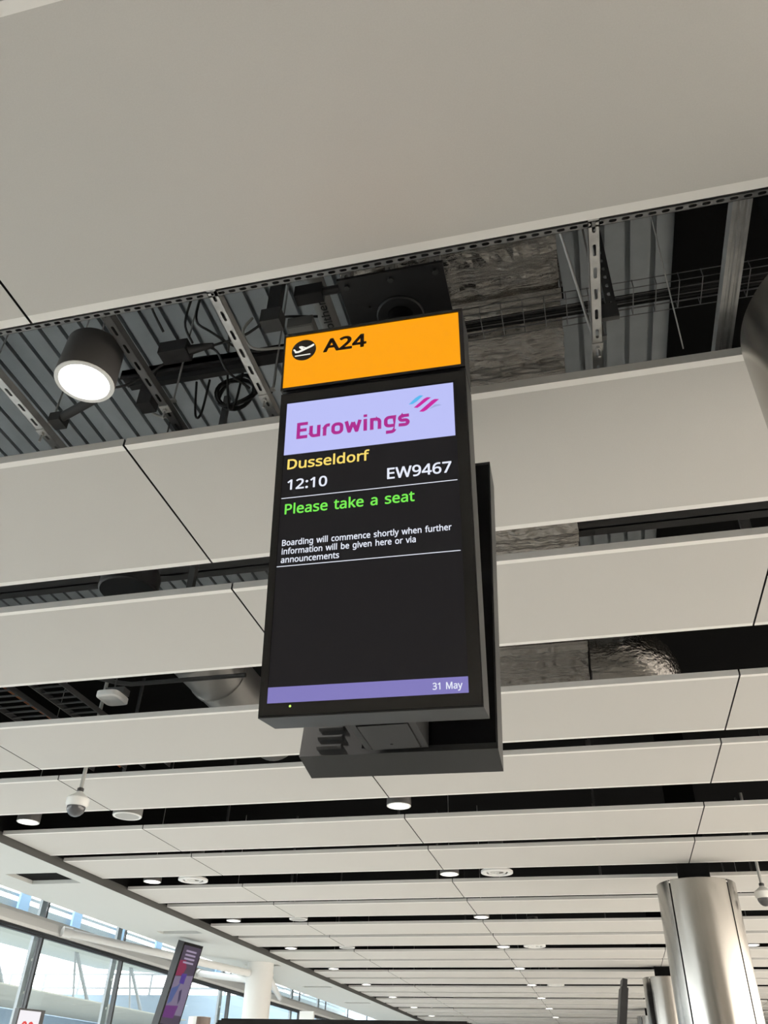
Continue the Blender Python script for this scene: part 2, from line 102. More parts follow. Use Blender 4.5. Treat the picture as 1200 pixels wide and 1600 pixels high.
    'y': (343, "56 -161 41 -161 28 -160 17 -158 7 -156 7 -109 16 -110 25 -111 36 -112 47 -113 75 -108 97 -95 114 -75 127 -49 146 -1 1 360 64 360 142 155 151 129 160 104 167 80 172 57 175 57 180 76 187 101 196 128 206 156 279 360 343 360 187 -50 166 -96 139 -131 103 -154", "14 16 15,14 17 16,26 28 27,26 29 28,25 29 26,14 18 17,14 19 18,24 29 25,14 20 19,23 29 24,14 21 20,22 29 23,14 22 21,14 29 22,13 29 14,12 29 13,12 30 29,11 30 12,10 30 11,10 31 30,9 31 10,4 6 5,4 7 6,4 8 7,4 9 8,4 31 9,4 32 31,4 0 32,3 0 4,2 0 3,1 0 2"),
    ' ': (260, "", ""),
}

class MB:
    def __init__(s): s.v = []; s.f = []; s.mi = []
    def quad(s, pts, mi=0):
        b = len(s.v); s.v += [tuple(p) for p in pts]; s.f.append(tuple(range(b, b + len(pts)))); s.mi.append(mi)
    def box(s, lo, hi, fr=None, mi=0):
        """axis box; fr = (origin, u, v, w) maps local coordinates"""
        x0, y0, z0 = lo; x1, y1, z1 = hi
        P = [(x0, y0, z0), (x1, y0, z0), (x1, y1, z0), (x0, y1, z0), (x0, y0, z1), (x1, y0, z1), (x1, y1, z1), (x0, y1, z1)]
        if fr: P = [fr[0] + fr[1] * p[0] + fr[2] * p[1] + fr[3] * p[2] for p in P]
        b = len(s.v); s.v += [tuple(p) for p in P]
        fs = [(0, 3, 2, 1), (4, 5, 6, 7), (0, 1, 5, 4), (1, 2, 6, 5), (2, 3, 7, 6), (3, 0, 4, 7)]
        s.f += [tuple(b + i for i in f) for f in fs]; s.mi += [mi] * 6
        return s
    def tube(s, pts, r, n=8, caps=True, mi=0, r2=None):
        pts = [Vector(p) for p in pts]; b = len(s.v); L = len(pts); ref = None
        for i, p in enumerate(pts):
            d = (pts[min(i + 1, L - 1)] - pts[max(i - 1, 0)]).normalized()
            if ref is None: ref = Vector((0, 0, 1)) if abs(d.z) < 0.9 else Vector((1, 0, 0))
            a = d.cross(ref).normalized(); c = a.cross(d).normalized(); ref = c
            rr = r if r2 is None else r + (r2 - r) * i / (L - 1)
            for k in range(n):
                t = 2 * math.pi * k / n; s.v.append(tuple(p + a * rr * math.cos(t) + c * rr * math.sin(t)))
        for i in range(L - 1):
            for k in range(n):
                k2 = (k + 1) % n; s.f.append((b + i * n + k, b + i * n + k2, b + (i + 1) * n + k2, b + (i + 1) * n + k)); s.mi.append(mi)
        if caps:
            s.f.append(tuple(b + k for k in range(n))[::-1]); s.f.append(tuple(b + (L - 1) * n + k for k in range(n))); s.mi += [mi, mi]
        return s
    def lathe(s, prof, c=(0, 0, 0), n=32, mi=0, a0=0.0, a1=2 * math.pi):
        """profile of (radius, z) turned about a vertical axis"""
        b = len(s.v); L = len(prof); full = abs(a1 - a0 - 2 * math.pi) < 1e-6; m = n if full else n + 1
        for (r, z) in prof:
            for k in range(m):
                t = a0 + (a1 - a0) * k / n; s.v.append((c[0] + r * math.cos(t), c[1] + r * math.sin(t), c[2] + z))
        for i in range(L - 1):
            for k in range(n):
                k2 = (k + 1) % m; s.f.append((b + i * m + k, b + i * m + k2, b + (i + 1) * m + k2, b + (i + 1) * m + k)); s.mi.append(mi)
        return s
    def disc(s, c, r, n=32, mi=0, fr=None):
        P = [Vector((r * math.cos(2 * math.pi * k / n), r * math.sin(2 * math.pi * k / n), 0)) for k in range(n)]
        if fr: P = [fr[0] + fr[1] * (c[0] + p.x) + fr[2] * (c[1] + p.y) + fr[3] * c[2] for p in P]
        else: P = [Vector(c) + p for p in P]
        s.quad(P, mi); return s
    def slotted(s, L, wd, pitch, sl, sw, h, fr, th=0.0025):
        """channel strip along local x with obround slots in its web and two upturned flanges; web faces -z"""
        n = int(L / pitch)
        for i in range(n):
            x0, x1 = i * pitch, (i + 1) * pitch; xc = (x0 + x1) / 2; a, c, e = sl / 2, sw / 2, sl / 2 - sw * 0.35
            inn = [(xc - a, -c * .4), (xc - e, -c), (xc + e, -c), (xc + a, -c * .4), (xc + a, c * .4), (xc + e, c), (xc - e, c), (xc - a, c * .4)]
            w = wd / 2
            out = [(x0, -c * .4), (x0, -w), (x1, -w), (x1, -c * .4), (x1, c * .4), (x1, w), (x0, w), (x0, c * .4)]
            for k in range(8):
                k2 = (k + 1) % 8
                P = [Vector((*inn[k], 0)), Vector((*inn[k2], 0)), Vector((*out[k2], 0)), Vector((*out[k], 0))]
                s.quad([fr[0] + fr[1] * p.x + fr[2] * p.y for p in P])
                Q = [Vector((*inn[k], 0)), Vector((*inn[k2], 0)), Vector((*inn[k2], th)), Vector((*inn[k], th))]
                s.quad([fr[0] + fr[1] * p.x + fr[2] * p.y + fr[3] * p.z for p in Q])
        LL = n * pitch
        for sg in (-1, 1):
            y0, y1 = sorted((sg * wd / 2, sg * (wd / 2 - th)))
            s.box((0, y0, 0), (LL, y1, h), fr)
            y0, y1 = sorted((sg * (wd / 2 - th), sg * (wd / 2 - th - .009)))
            s.box((0, y0, h - th), (LL, y1, h), fr)
        return s
    def build(s, name, m, parent=None, smooth=False, origin=None):
        me = bpy.data.meshes.new(name); me.from_pydata(s.v, [], s.f)
        ms = m if isinstance(m, (list, tuple)) else [m]
        for x in ms: me.materials.append(x)
        if len(ms) > 1: me.polygons.foreach_set('material_index', s.mi)
        if smooth: me.polygons.foreach_set('use_smooth', [True] * len(me.polygons))
        me.update(); o = bpy.data.objects.new(name, me); COL.objects.link(o)
        if origin is not None:
            me.transform(Matrix.Translation(-Vector(origin))); o.location = origin
        if parent is not None:
            o.parent = parent; root = parent
            while root.parent: root = root.parent
            if root.type == 'EMPTY': me.transform(Matrix.Translation(-root.location))    # vertices are kept relative to the thing's base
        if smooth:
            try:
                me.set_sharp_from_angle(angle=math.radians(35))
            except Exception: pass
        return o
def tag(o, label=None, cat=None, group=None, kind=None):
    if label: o['label'] = label
    if cat: o['category'] = cat
    if group: o['group'] = group
    if kind: o['kind'] = kind
    return o
def thing(name, label, cat, loc=(0, 0, 0), group=None):
    o = bpy.data.objects.new(name, None); COL.objects.link(o); o.location = loc; o.empty_display_size = 0.1
    return tag(o, label, cat, group)
def struct(name, mb, m, **k): return tag(mb.build(name, m, **k), kind='structure')
def dup(root, loc, label=None, group=None):
    r = root.copy(); COL.objects.link(r); r.location = loc
    if label: r['label'] = label
    if group: r['group'] = group
    for ch in list(root.children):
        c = ch.copy(); COL.objects.link(c); c.parent = r
        for g in list(ch.children):
            d = g.copy(); COL.objects.link(d); d.parent = c
    return r
def smooth(pts, n=6):
    P = [Vector(p) for p in pts]; out = []
    for i in range(len(P) - 1):
        p0, p1, p2, p3 = P[max(i - 1, 0)], P[i], P[i + 1], P[min(i + 2, len(P) - 1)]
        for k in range(n):
            t = k / n; out.append(0.5 * ((2 * p1) + (p2 - p0) * t + (2 * p0 - 5 * p1 + 4 * p2 - p3) * t * t + (3 * p1 - p0 - 3 * p2 + p3) * t ** 3))
    return out + [P[-1]]
def Z(v): return EYE + v        # height measured from the eye -> height above floor
def pix(p):
    d = Vector(p) - Vector((0, 0, EYE)); w = d.dot(fw)
    if w < 0.05: return None
    return (600 + 1255.443 * d.dot(rt) / w, 800 + 1255.443 * d.dot(dn) / w)
def inview(x0, x1, y0, y1, z):
    n = 14
    for i in range(n + 1):
        for j in range(n + 1):
            q = pix((x0 + (x1 - x0) * i / n, y0 + (y1 - y0) * j / n, z))
            if q and 0 <= q[0] <= 1200 and 0 <= q[1] <= 1600: return True
    return False

# ---------------------------------------------------------------- materials
M = {}
M['perf'] = mat('perforated_metal', (0.595, 0.58, 0.55), 0.7, bump=0.05, bscale=420, vary=0.025, vscale=220)
M['white'] = mat('white_paint', (0.88, 0.865, 0.83), 0.55)
M['edge'] = mat('shaded_panel_edge', (0.61, 0.60, 0.575), 0.6)  # panel sides darkened in the colour to stand for their shade
M['soffit'] = mat('soffit_plaster', (0.60, 0.615, 0.595), 0.7)
M['trim'] = mat('shadow_gap_trim', (0.065, 0.064, 0.06), 0.6)
M['floor'] = mat('polished_floor', (0.52, 0.515, 0.50), 0.25, vary=0.1, vscale=1.5)
M['wall'] = mat('wall_plaster', (0.70, 0.66, 0.60), 0.7)
M['deck'] = mat('galvanised_deck', (0.36, 0.39, 0.41), 0.5, 0.35, vary=0.18, vscale=2.5)
M['black'] = mat('black_paint_and_shade', (0.006, 0.006, 0.006), 0.9, spec=0.1)  # black parts, and the unlit deck whose darkness is put into the colour
M['beam'] = mat('painted_steel', (0.035, 0.035, 0.036), 0.6)
M['plate'] = mat('black_plate_steel', (0.010, 0.010, 0.011), 0.45)
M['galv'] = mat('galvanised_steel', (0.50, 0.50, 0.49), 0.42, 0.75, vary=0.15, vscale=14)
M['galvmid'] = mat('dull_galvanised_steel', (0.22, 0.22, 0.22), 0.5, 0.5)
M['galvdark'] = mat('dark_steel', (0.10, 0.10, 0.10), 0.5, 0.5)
M['foil'] = mat('foil_wrap', (0.47, 0.445, 0.415), 0.17, 0.92, bump=1.0, bscale=13, stretch=(0.6, 2.6, 2.0))
M['spiral'] = mat('spiral_duct_metal', (0.48, 0.47, 0.45), 0.38, 0.85, bump=0.3, bscale=6)
M['cable'] = mat('black_cable', (0.018, 0.018, 0.018), 0.55)
M['greycable'] = mat('grey_cable', (0.42, 0.42, 0.40), 0.5)
M['orange'] = mat('orange_cable', (0.42, 0.12, 0.03), 0.5)
M['boxdark'] = mat('dark_plastic', (0.035, 0.033, 0.034), 0.45)
M['signbody'] = mat('charcoal_powder_coat', (0.036, 0.0365, 0.038), 0.5, bump=0.04, bscale=300)
M['signblack'] = mat('gloss_black_bezel', (0.008, 0.008, 0.009), 0.18)
M['screen'] = mat('screen_black', (0.006, 0.006, 0.0065), 0.3, spec=0.2, emit=(0.0085, 0.0078, 0.0090), estr=.4)
M['steel'] = mat('brushed_stainless', (0.46, 0.44, 0.41), 0.23, 1.0, bump=0.06, bscale=3, stretch=(1, 1, 0.25))
M['seam'] = mat('column_seam', (0.02, 0.02, 0.02), 0.6)
M['colwhite'] = mat('column_white', (0.68, 0.67, 0.645), 0.5)
M['lamp'] = mat('downlight_housing', (0.085, 0.08, 0.078), 0.5)
M['lens'] = emat('lit_lens', (1.0, 0.96, 0.90), 9.0)
M['plastic'] = mat('white_plastic', (0.78, 0.78, 0.76), 0.4)
M['dome'] = mat('smoked_dome', (0.03, 0.03, 0.035), 0.1)
M['frame'] = mat('window_frame', (0.03, 0.03, 0.032), 0.45)
M['glass'] = glass('window_glass', (0.90, 0.93, 0.925), 0.06)
M['glassfill'] = glass('warm_fill_glass', (1.0, 0.95, 0.88), 0.05)
M['fin'] = mat('grey_fin_steel', (0.25, 0.275, 0.29), 0.5)
M['canopy'] = mat('canopy_cladding', (0.48, 0.51, 0.48), 0.6)
M['bluewall'] = mat('blue_grey_cladding', (0.22, 0.29, 0.36), 0.6)
M['louvre'] = mat('louvre_blade', (0.34, 0.40, 0.43), 0.5)
M['bluepanel'] = mat('pale_blue_panel', (0.36, 0.55, 0.78), 0.5)
M['ground'] = mat('apron_concrete', (0.30, 0.30, 0.29), 0.8, vary=0.1)

# ---------------------------------------------------------------- building shell
H = 2.40                                   # panel underside above the eye
XL, XR, YB, YF = -10.0, 9.0, -7.0, 41.0
struct('floor', MB().box((XL - .3, YB, -.25), (XR + .3, YF, 0)), M['floor'])
# ribbed steel deck over the service void
def deck(x0, x1, y0, y1, z):
    b = MB(); p = 0.15; n = int(round((x1 - x0) / p))
    for i in range(n):
        a = x0 + i * p
        P = [(a, 0), (a + .118, 0), (a + .112, .05), (a + .156, .05), (a + .15, 0)]
        for k in range(4):
            b.quad([(P[k][0], y0, z + P[k][1]), (P[k][0], y1, z + P[k][1]), (P[k + 1][0], y1, z + P[k + 1][1]), (P[k + 1][0], y0, z + P[k + 1][1])])
    b.box((x0, y0, z + .06), (x1, y1, z + .16))
    return b
DZ = Z(4.2)
struct('ceiling', deck(XL, 0.90, YB, 7.6, DZ), M['deck'])
struct('ceiling.001', MB().box((0.90, YB, DZ - .02), (XR, 7.6, DZ + .16)).box((XL, 7.6, DZ - .02), (XR, YF, DZ + .16)), M['black'])  # deck where no light reaches, its darkness painted as black
# plain ceiling closing the void behind and beside what the photograph shows
def flat(x0, x1, y0, y1): return MB().box((x0, y0, Z(H)), (x1, y1, Z(H) + .04))
struct('ceiling.002', flat(-6.72, XR, YB, 0.30), M['perf'])

# ---------------------------------------------------------------- suspended panels, rows of perforated trays
PW, P2 = 1.02, 3.05
rows = [(0.665, 1.698)]
for k in range(12):
    rows.append((2.435 + P2 * k, 2.435 + P2 * k + PW)); rows.append((3.745 + P2 * k, 3.745 + P2 * k + PW))
XJ = [-6.72, -4.91, -1.88, 1.12, 4.12, 7.12, 8.98]
ORD = ['overhead', 'first', 'second', 'third', 'fourth', 'fifth', 'sixth', 'seventh', 'eighth', 'ninth', 'tenth', 'eleventh', 'twelfth', 'thirteenth', 'fourteenth',
       'fifteenth', 'sixteenth', 'seventeenth', 'eighteenth', 'nineteenth', 'twentieth', 'twenty-first', 'twenty-second', 'twenty-third', 'twenty-fourth']
PLACE = ['at the soffit end', 'second bay from the soffit', 'bay over the gate sign', 'bay right of the gate sign', 'second bay right of the gate sign', 'third bay right of the gate sign']
def panel(x0, x1, y0, y1):
    b = MB(); g = .0055; x0 += g; x1 -= g; z0, z1, mg = Z(H), Z(H) + .042, .036
    b.quad([(x0, y0 + mg, z0), (x0, y1 - mg, z0), (x1, y1 - mg, z0), (x1, y0 + mg, z0)], 0)
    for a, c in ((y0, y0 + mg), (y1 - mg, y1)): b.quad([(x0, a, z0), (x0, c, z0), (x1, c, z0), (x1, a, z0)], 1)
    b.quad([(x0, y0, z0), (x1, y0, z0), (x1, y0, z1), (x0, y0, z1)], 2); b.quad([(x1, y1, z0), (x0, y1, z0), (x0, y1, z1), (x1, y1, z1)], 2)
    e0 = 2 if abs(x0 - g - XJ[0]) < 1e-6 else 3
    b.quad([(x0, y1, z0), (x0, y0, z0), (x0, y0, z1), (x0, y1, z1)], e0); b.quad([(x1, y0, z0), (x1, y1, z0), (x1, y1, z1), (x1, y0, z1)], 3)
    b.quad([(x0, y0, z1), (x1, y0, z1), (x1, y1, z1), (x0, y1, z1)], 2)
    return b
hidden = MB()
for r, (y0, y1) in enumerate(rows):
    for c in range(6):
        x0, x1 = XJ[c], XJ[c + 1]
        if inview(x0, x1, y0, y1, Z(H)) or (r == 0 and c in (1, 2, 3)):
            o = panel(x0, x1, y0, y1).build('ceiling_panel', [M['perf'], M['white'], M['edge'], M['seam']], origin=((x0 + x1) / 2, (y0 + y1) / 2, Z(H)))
            if r == 0: lab = 'white perforated ceiling panel directly overhead, ' + PLACE[c]
            else: lab = 'white perforated ceiling panel, %s row beyond the overhead one, %s' % (ORD[r], PLACE[c])
            tag(o, lab, 'ceiling panel', 'perforated ceiling panels')
        else: hidden.box((x0, y0, Z(H)), (x1, y1, Z(H) + .042))
struct('ceiling.003', hidden, M['perf'])                       # the rows carried on outside the photograph
struct('ceiling.004', MB().box((XL, rows[-1][1] + .1, Z(H)), (XR, YF, Z(H) + .04)), M['perf'])

# ---------------------------------------------------------------- left soffit with recesses
SB = Z(2.327); SX0, SX1 = -8.25, -6.75
rec = [(10.13, 10.76), (14.62, 14.92), (18.9, 19.15), (22.93, 23.2), (27.0, 27.3)]
b = MB(); y = YB
for (a, c) in rec + [(YF, YF)]:
    b.box((SX0, y, SB), (SX1, a, SB + .22))
    if a < YF:
        b.box((SX0, a, SB), (-7.75, c, SB + .22)); b.box((-6.97, a, SB), (SX1, c, SB + .22))
    y = c
struct('ceiling.005', b, M['soffit'])
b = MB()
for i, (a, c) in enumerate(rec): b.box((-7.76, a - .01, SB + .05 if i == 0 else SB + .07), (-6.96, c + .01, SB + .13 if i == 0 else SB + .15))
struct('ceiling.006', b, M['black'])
struct('trim_1', MB().box((SX1, YB, SB - .004), (SX1 + .012, YF, SB + .085)).box((SX1 + .012, YB, SB + .085), (SX1 + .03, YF, SB + .1)), M['trim'])

struct('ceiling_void_blackout', MB().box((SX1 + .013, 6.4, SB + .1), (SX1 + .025, YF, DZ)), M['black'])  # black board added in the void to block the bright clerestory behind

# ---------------------------------------------------------------- glazed left wall
def wall_left():
    struct('wall_left', MB().box((XL - .2, YB, .15), (XL, -3.41, Z(4.0))).box((XL - .25, YB, 0), (XL, YF, 0.15)).box((XL - .2, YB, Z(4.0)), (XL, YF, DZ)), M['wall'])
    # bulging white bulkhead between window head and clerestory
    b = MB(); prof = [(XL - .15, 2.315), (XL + .03, 2.32), (XL + .05, 2.37), (XL + .05, 2.50), (XL + .03, 2.555), (XL - .15, 2.565)]
    for k in range(len(prof) - 1):
        p, q = prof[k], prof[k + 1]
        b.quad([(p[0], YB, Z(p[1])), (p[0], YF, Z(p[1])), (q[0], YF, Z(q[1])), (q[0], YB, Z(q[1]))])
    struct('trim_2', b, M['colwhite'], smooth=True)
    struct('trim_3', MB().box((XL - .05, YB, Z(2.235)), (XL + .03, YF, Z(2.262))).box((XL - .05, YB, Z(2.275)), (XL + .03, YF, Z(2.312))), M['frame'])
    ys = [-3.41 + 3.0 * k for k in range(15)] + [YF]
    k = 1
    for i in range(len(ys) - 1):
        a, c = ys[i] + .03, ys[i + 1] - .03
        if c < 8: 
            w = MB().box((XL - .03, a, .15), (XL - .015, c, Z(2.235))).build('window_%d' % k, M['glass'])
        else:
            w = MB().box((XL - .03, a, .15), (XL - .015, c, Z(2.235))).build('window_%d' % k, M['glass'])
        tag(w, kind='structure'); k += 1
        f = MB().box((XL - .06, c, .15), (XL + .03, c + .06, Z(2.24))).build('mullion', M['frame'], w)
        cl = MB().box((XL - .03, a, Z(2.565)), (XL - .015, c, Z(4.0))).build('window_%d' % k, M['glass']); tag(cl, kind='structure'); k += 1
        MB().box((XL - .05, c + .01, Z(2.565)), (XL - .01, c + .05, Z(4.0))).build('mullion', M['frame'], cl)
wall_left()
# unseen right wall: warm glazing added to light the ceiling, solid ends dim it
struct('wall_right', MB().box((XR, YB, 0), (XR + .2, YF, .3)).box((XR, YB, .3), (XR + .2, -2.5, Z(2.39))).box((XR, 26, .3), (XR + .2, YF, Z(2.39))).box((XR, YB, Z(2.39)), (XR + .2, YF, DZ)), M['wall'])
struct('window_90', MB().box((XR + .05, -2.5, .3), (XR + .07, 26, Z(2.39))), M['glassfill'])
struct('wall_back', MB().box((XL - .3, YF, 0), (XR + .3, YF + .2, DZ + .16)), M['wall'])
struct('wall_front', MB().box((XL - .3, YB - .2, 0), (XR + .3, YB, DZ + .16)), M['wall'])

# ---------------------------------------------------------------- gate sign over the seats
A_YAW, A_TILT, A_ROLL = 0.0104, 0.1637, -0.0122
def axes(yaw, tilt, roll=0.0):
    u = Vector((math.cos(yaw), math.sin(yaw), 0)); n = Vector((math.sin(yaw), -math.cos(yaw), 0)); z = Vector((0, 0, 1))
    v = z * math.cos(tilt) + n * math.sin(tilt); nn = n * math.cos(tilt) - z * math.sin(tilt)
    return u * math.cos(roll) + v * math.sin(roll), v * math.cos(roll) - u * math.sin(roll), nn
def text(name, body, fr, u0, v0, width, cap, m, parent, off=0.0, bold=13.0, words=False):
    """lettering on a surface: left end u0, baseline v0, given width and cap height (outlines stored in GLYPHS, cap height 480);
    bold thickens each letter by a band along its outline"""
    b = MB(); V = []; x = 0; cut = [0]
    for ch in body:
        if ch == ' ': cut.append(len(b.f))
        adv, vs, fs = GLYPHS[ch]; vs = [float(q) for q in vs.split()]; k = len(V)
        P = [(x + vs[i], vs[i + 1]) for i in range(0, len(vs), 2)]; V += P
        seen = {}
        for f in fs.split(','):
            if not f: continue
            q = [int(e) for e in f.split()]; b.f.append(tuple(k + e for e in q)); b.mi.append(0)
            for i in range(len(q)):
                e = tuple(sorted((q[i], q[(i + 1) % len(q)]))); seen[e] = seen.get(e, 0) + 1
        if bold:
            for (i, j), n in seen.items():
                if n != 1: continue
                p, q = Vector(P[i]), Vector(P[j]); d = (q - p)
                if d.length < 1e-6: continue
                d.normalize(); nn = Vector((-d.y, d.x)) * bold; p = p - d * bold * .6; q = q + d * bold * .6
                kk = len(V); V += [tuple(p - nn), tuple(q - nn), tuple(q + nn), tuple(p + nn)]; b.f.append((kk, kk + 1, kk + 2, kk + 3)); b.mi.append(0)
        x += adv
    x0, x1 = min(v[0] for v in V), max(v[0] for v in V); sx, sy = width / (x1 - x0), cap / (480.0 + 2 * bold)
    b.v = [tuple(fr[0] + fr[1] * (u0 + (v[0] - x0) * sx) + fr[2] * (v0 + (v[1] + bold) * sy) + fr[3] * off) for v in V]
    if not words: return b.build(name, m, parent)
    for i, c in enumerate(cut):                       # one mesh per word
        w = MB(); fs = b.f[c:(cut + [len(b.f)])[i + 1]]; ids = {}
        for f in fs:
            for q in f:
                if q not in ids: ids[q] = len(w.v); w.v.append(b.v[q])
            w.f.append(tuple(ids[q] for q in f)); w.mi.append(0)
        w.build(name, m, parent)
def stroke(b, pts, w, fr, off, closed=False):
    """flat band of constant width along a polyline in the (u, v) plane"""
    P = [Vector((p[0], p[1])) for p in pts]; n = len(P); Lf, Rt = [], []
    for i in range(n):
        if closed: a, c = P[i] - P[i - 1], P[(i + 1) % n] - P[i]
        else:
            a = P[i] - P[i - 1] if i > 0 else P[1] - P[0]; c = P[i + 1] - P[i] if i < n - 1 else a
        a.normalize(); c.normalize(); na, nc = Vector((-a.y, a.x)), Vector((-c.y, c.x)); t = (na + nc).normalized()
        k = w / 2 / max(.5, t.dot(na)); Lf.append(P[i] + t * k); Rt.append(P[i] - t * k)
    g = lambda p: fr[0] + fr[1] * p.x + fr[2] * p.y + fr[3] * off
    for i in range(n if closed else n - 1):
        j = (i + 1) % n; b.quad([g(Rt[i]), g(Rt[j]), g(Lf[j]), g(Lf[i])])
def arc(cx, cy, rx, ry, a0, a1, n=7):
    return [(cx + rx * math.cos(math.radians(a0 + (a1 - a0) * k / n)), cy + ry * math.sin(math.radians(a0 + (a1 - a0) * k / n))) for k in range(n + 1)]

def banner_letters(fr, u0, v0, s, sy, off):
    """rounded-square sans lettering of the airline name, s = cap height"""
    b = MB(); t = .182
    G = lambda x, pts: [(u0 + (x + p[0]) * s, v0 + p[1] * sy) for p in pts]
    def st(x, pts): stroke(b, G(x, pts), t * s, fr, off)
    h = t / 2; X = .72
    x = 0.0   # E
    st(x, [(h, 0), (h, 1)]); st(x, [(h, 1 - h), (.57, 1 - h)]); st(x, [(h, .52), (.52, .52)]); st(x, [(h, h), (.57, h)])
    x = .66   # u
    st(x, [(h, X), (h, .26)] + arc(h + .18, .26, .18, .18, 180, 270) + [(.58 - h, h)]); st(x, [(.58 - h, X), (.58 - h, 0)])
    x = 1.37  # r
    st(x, [(h, 0), (h, .46)] + arc(h + .18, .46, .18, .18, 180, 90) + [(.35, X - h)])
    x = 1.80  # o
    st(x, [(.31, h)] + arc(.62 - h - .18, h + .18, .18, .18, 270, 360) + arc(.62 - h - .18, X - h - .18, .18, .18, 0, 90) + arc(h + .18, X - h - .18, .18, .18, 90, 180) + arc(h + .18, h + .18, .18, .18, 180, 270) + [(.31, h)])
    x = 2.49  # w
    st(x, [(.07, X), (.23, h * .6)]); st(x, [(.23, h * .6), (.42, X - .1)]); st(x, [(.42, X - .1), (.61, h * .6)]); st(x, [(.61, h * .6), (.77, X)])
    st(x, [(.16, h), (.30, h)]); st(x, [(.54, h), (.68, h)])
    x = 3.44  # i
    st(x, [(h, 0), (h, X)]); st(x, [(h, .84), (h, 1.0)])
    x = 3.77  # n
    st(x, [(h, 0), (h, X - h), (.57 - h - .18, X - h)] + arc(.57 - h - .18, X - h - .18, .18, .18, 90, 0) + [(.57 - h, 0)])
    x = 4.47  # g
    st(x, [(.62 - h, .12), (.30, h + .02)] + arc(h + .18, h + .20, .18, .18, 270, 180) + arc(h + .18, X - h - .18, .18, .18, 180, 90) + [(.62 - h, X - h), (.62 - h, -.10)] + arc(.62 - h - .18, -.08, .18, .18, 0, -90) + [(.10, -.26)])
    x = 5.18  # s
    st(x, [(.54, X - h), (.24, X - h)] + arc(.24, X - h - .14, .16, .14, 90, 270) + [(.32, .36)] + arc(.33, .22, .15, .14, 90, -90) + [(.02, h)])
    return b

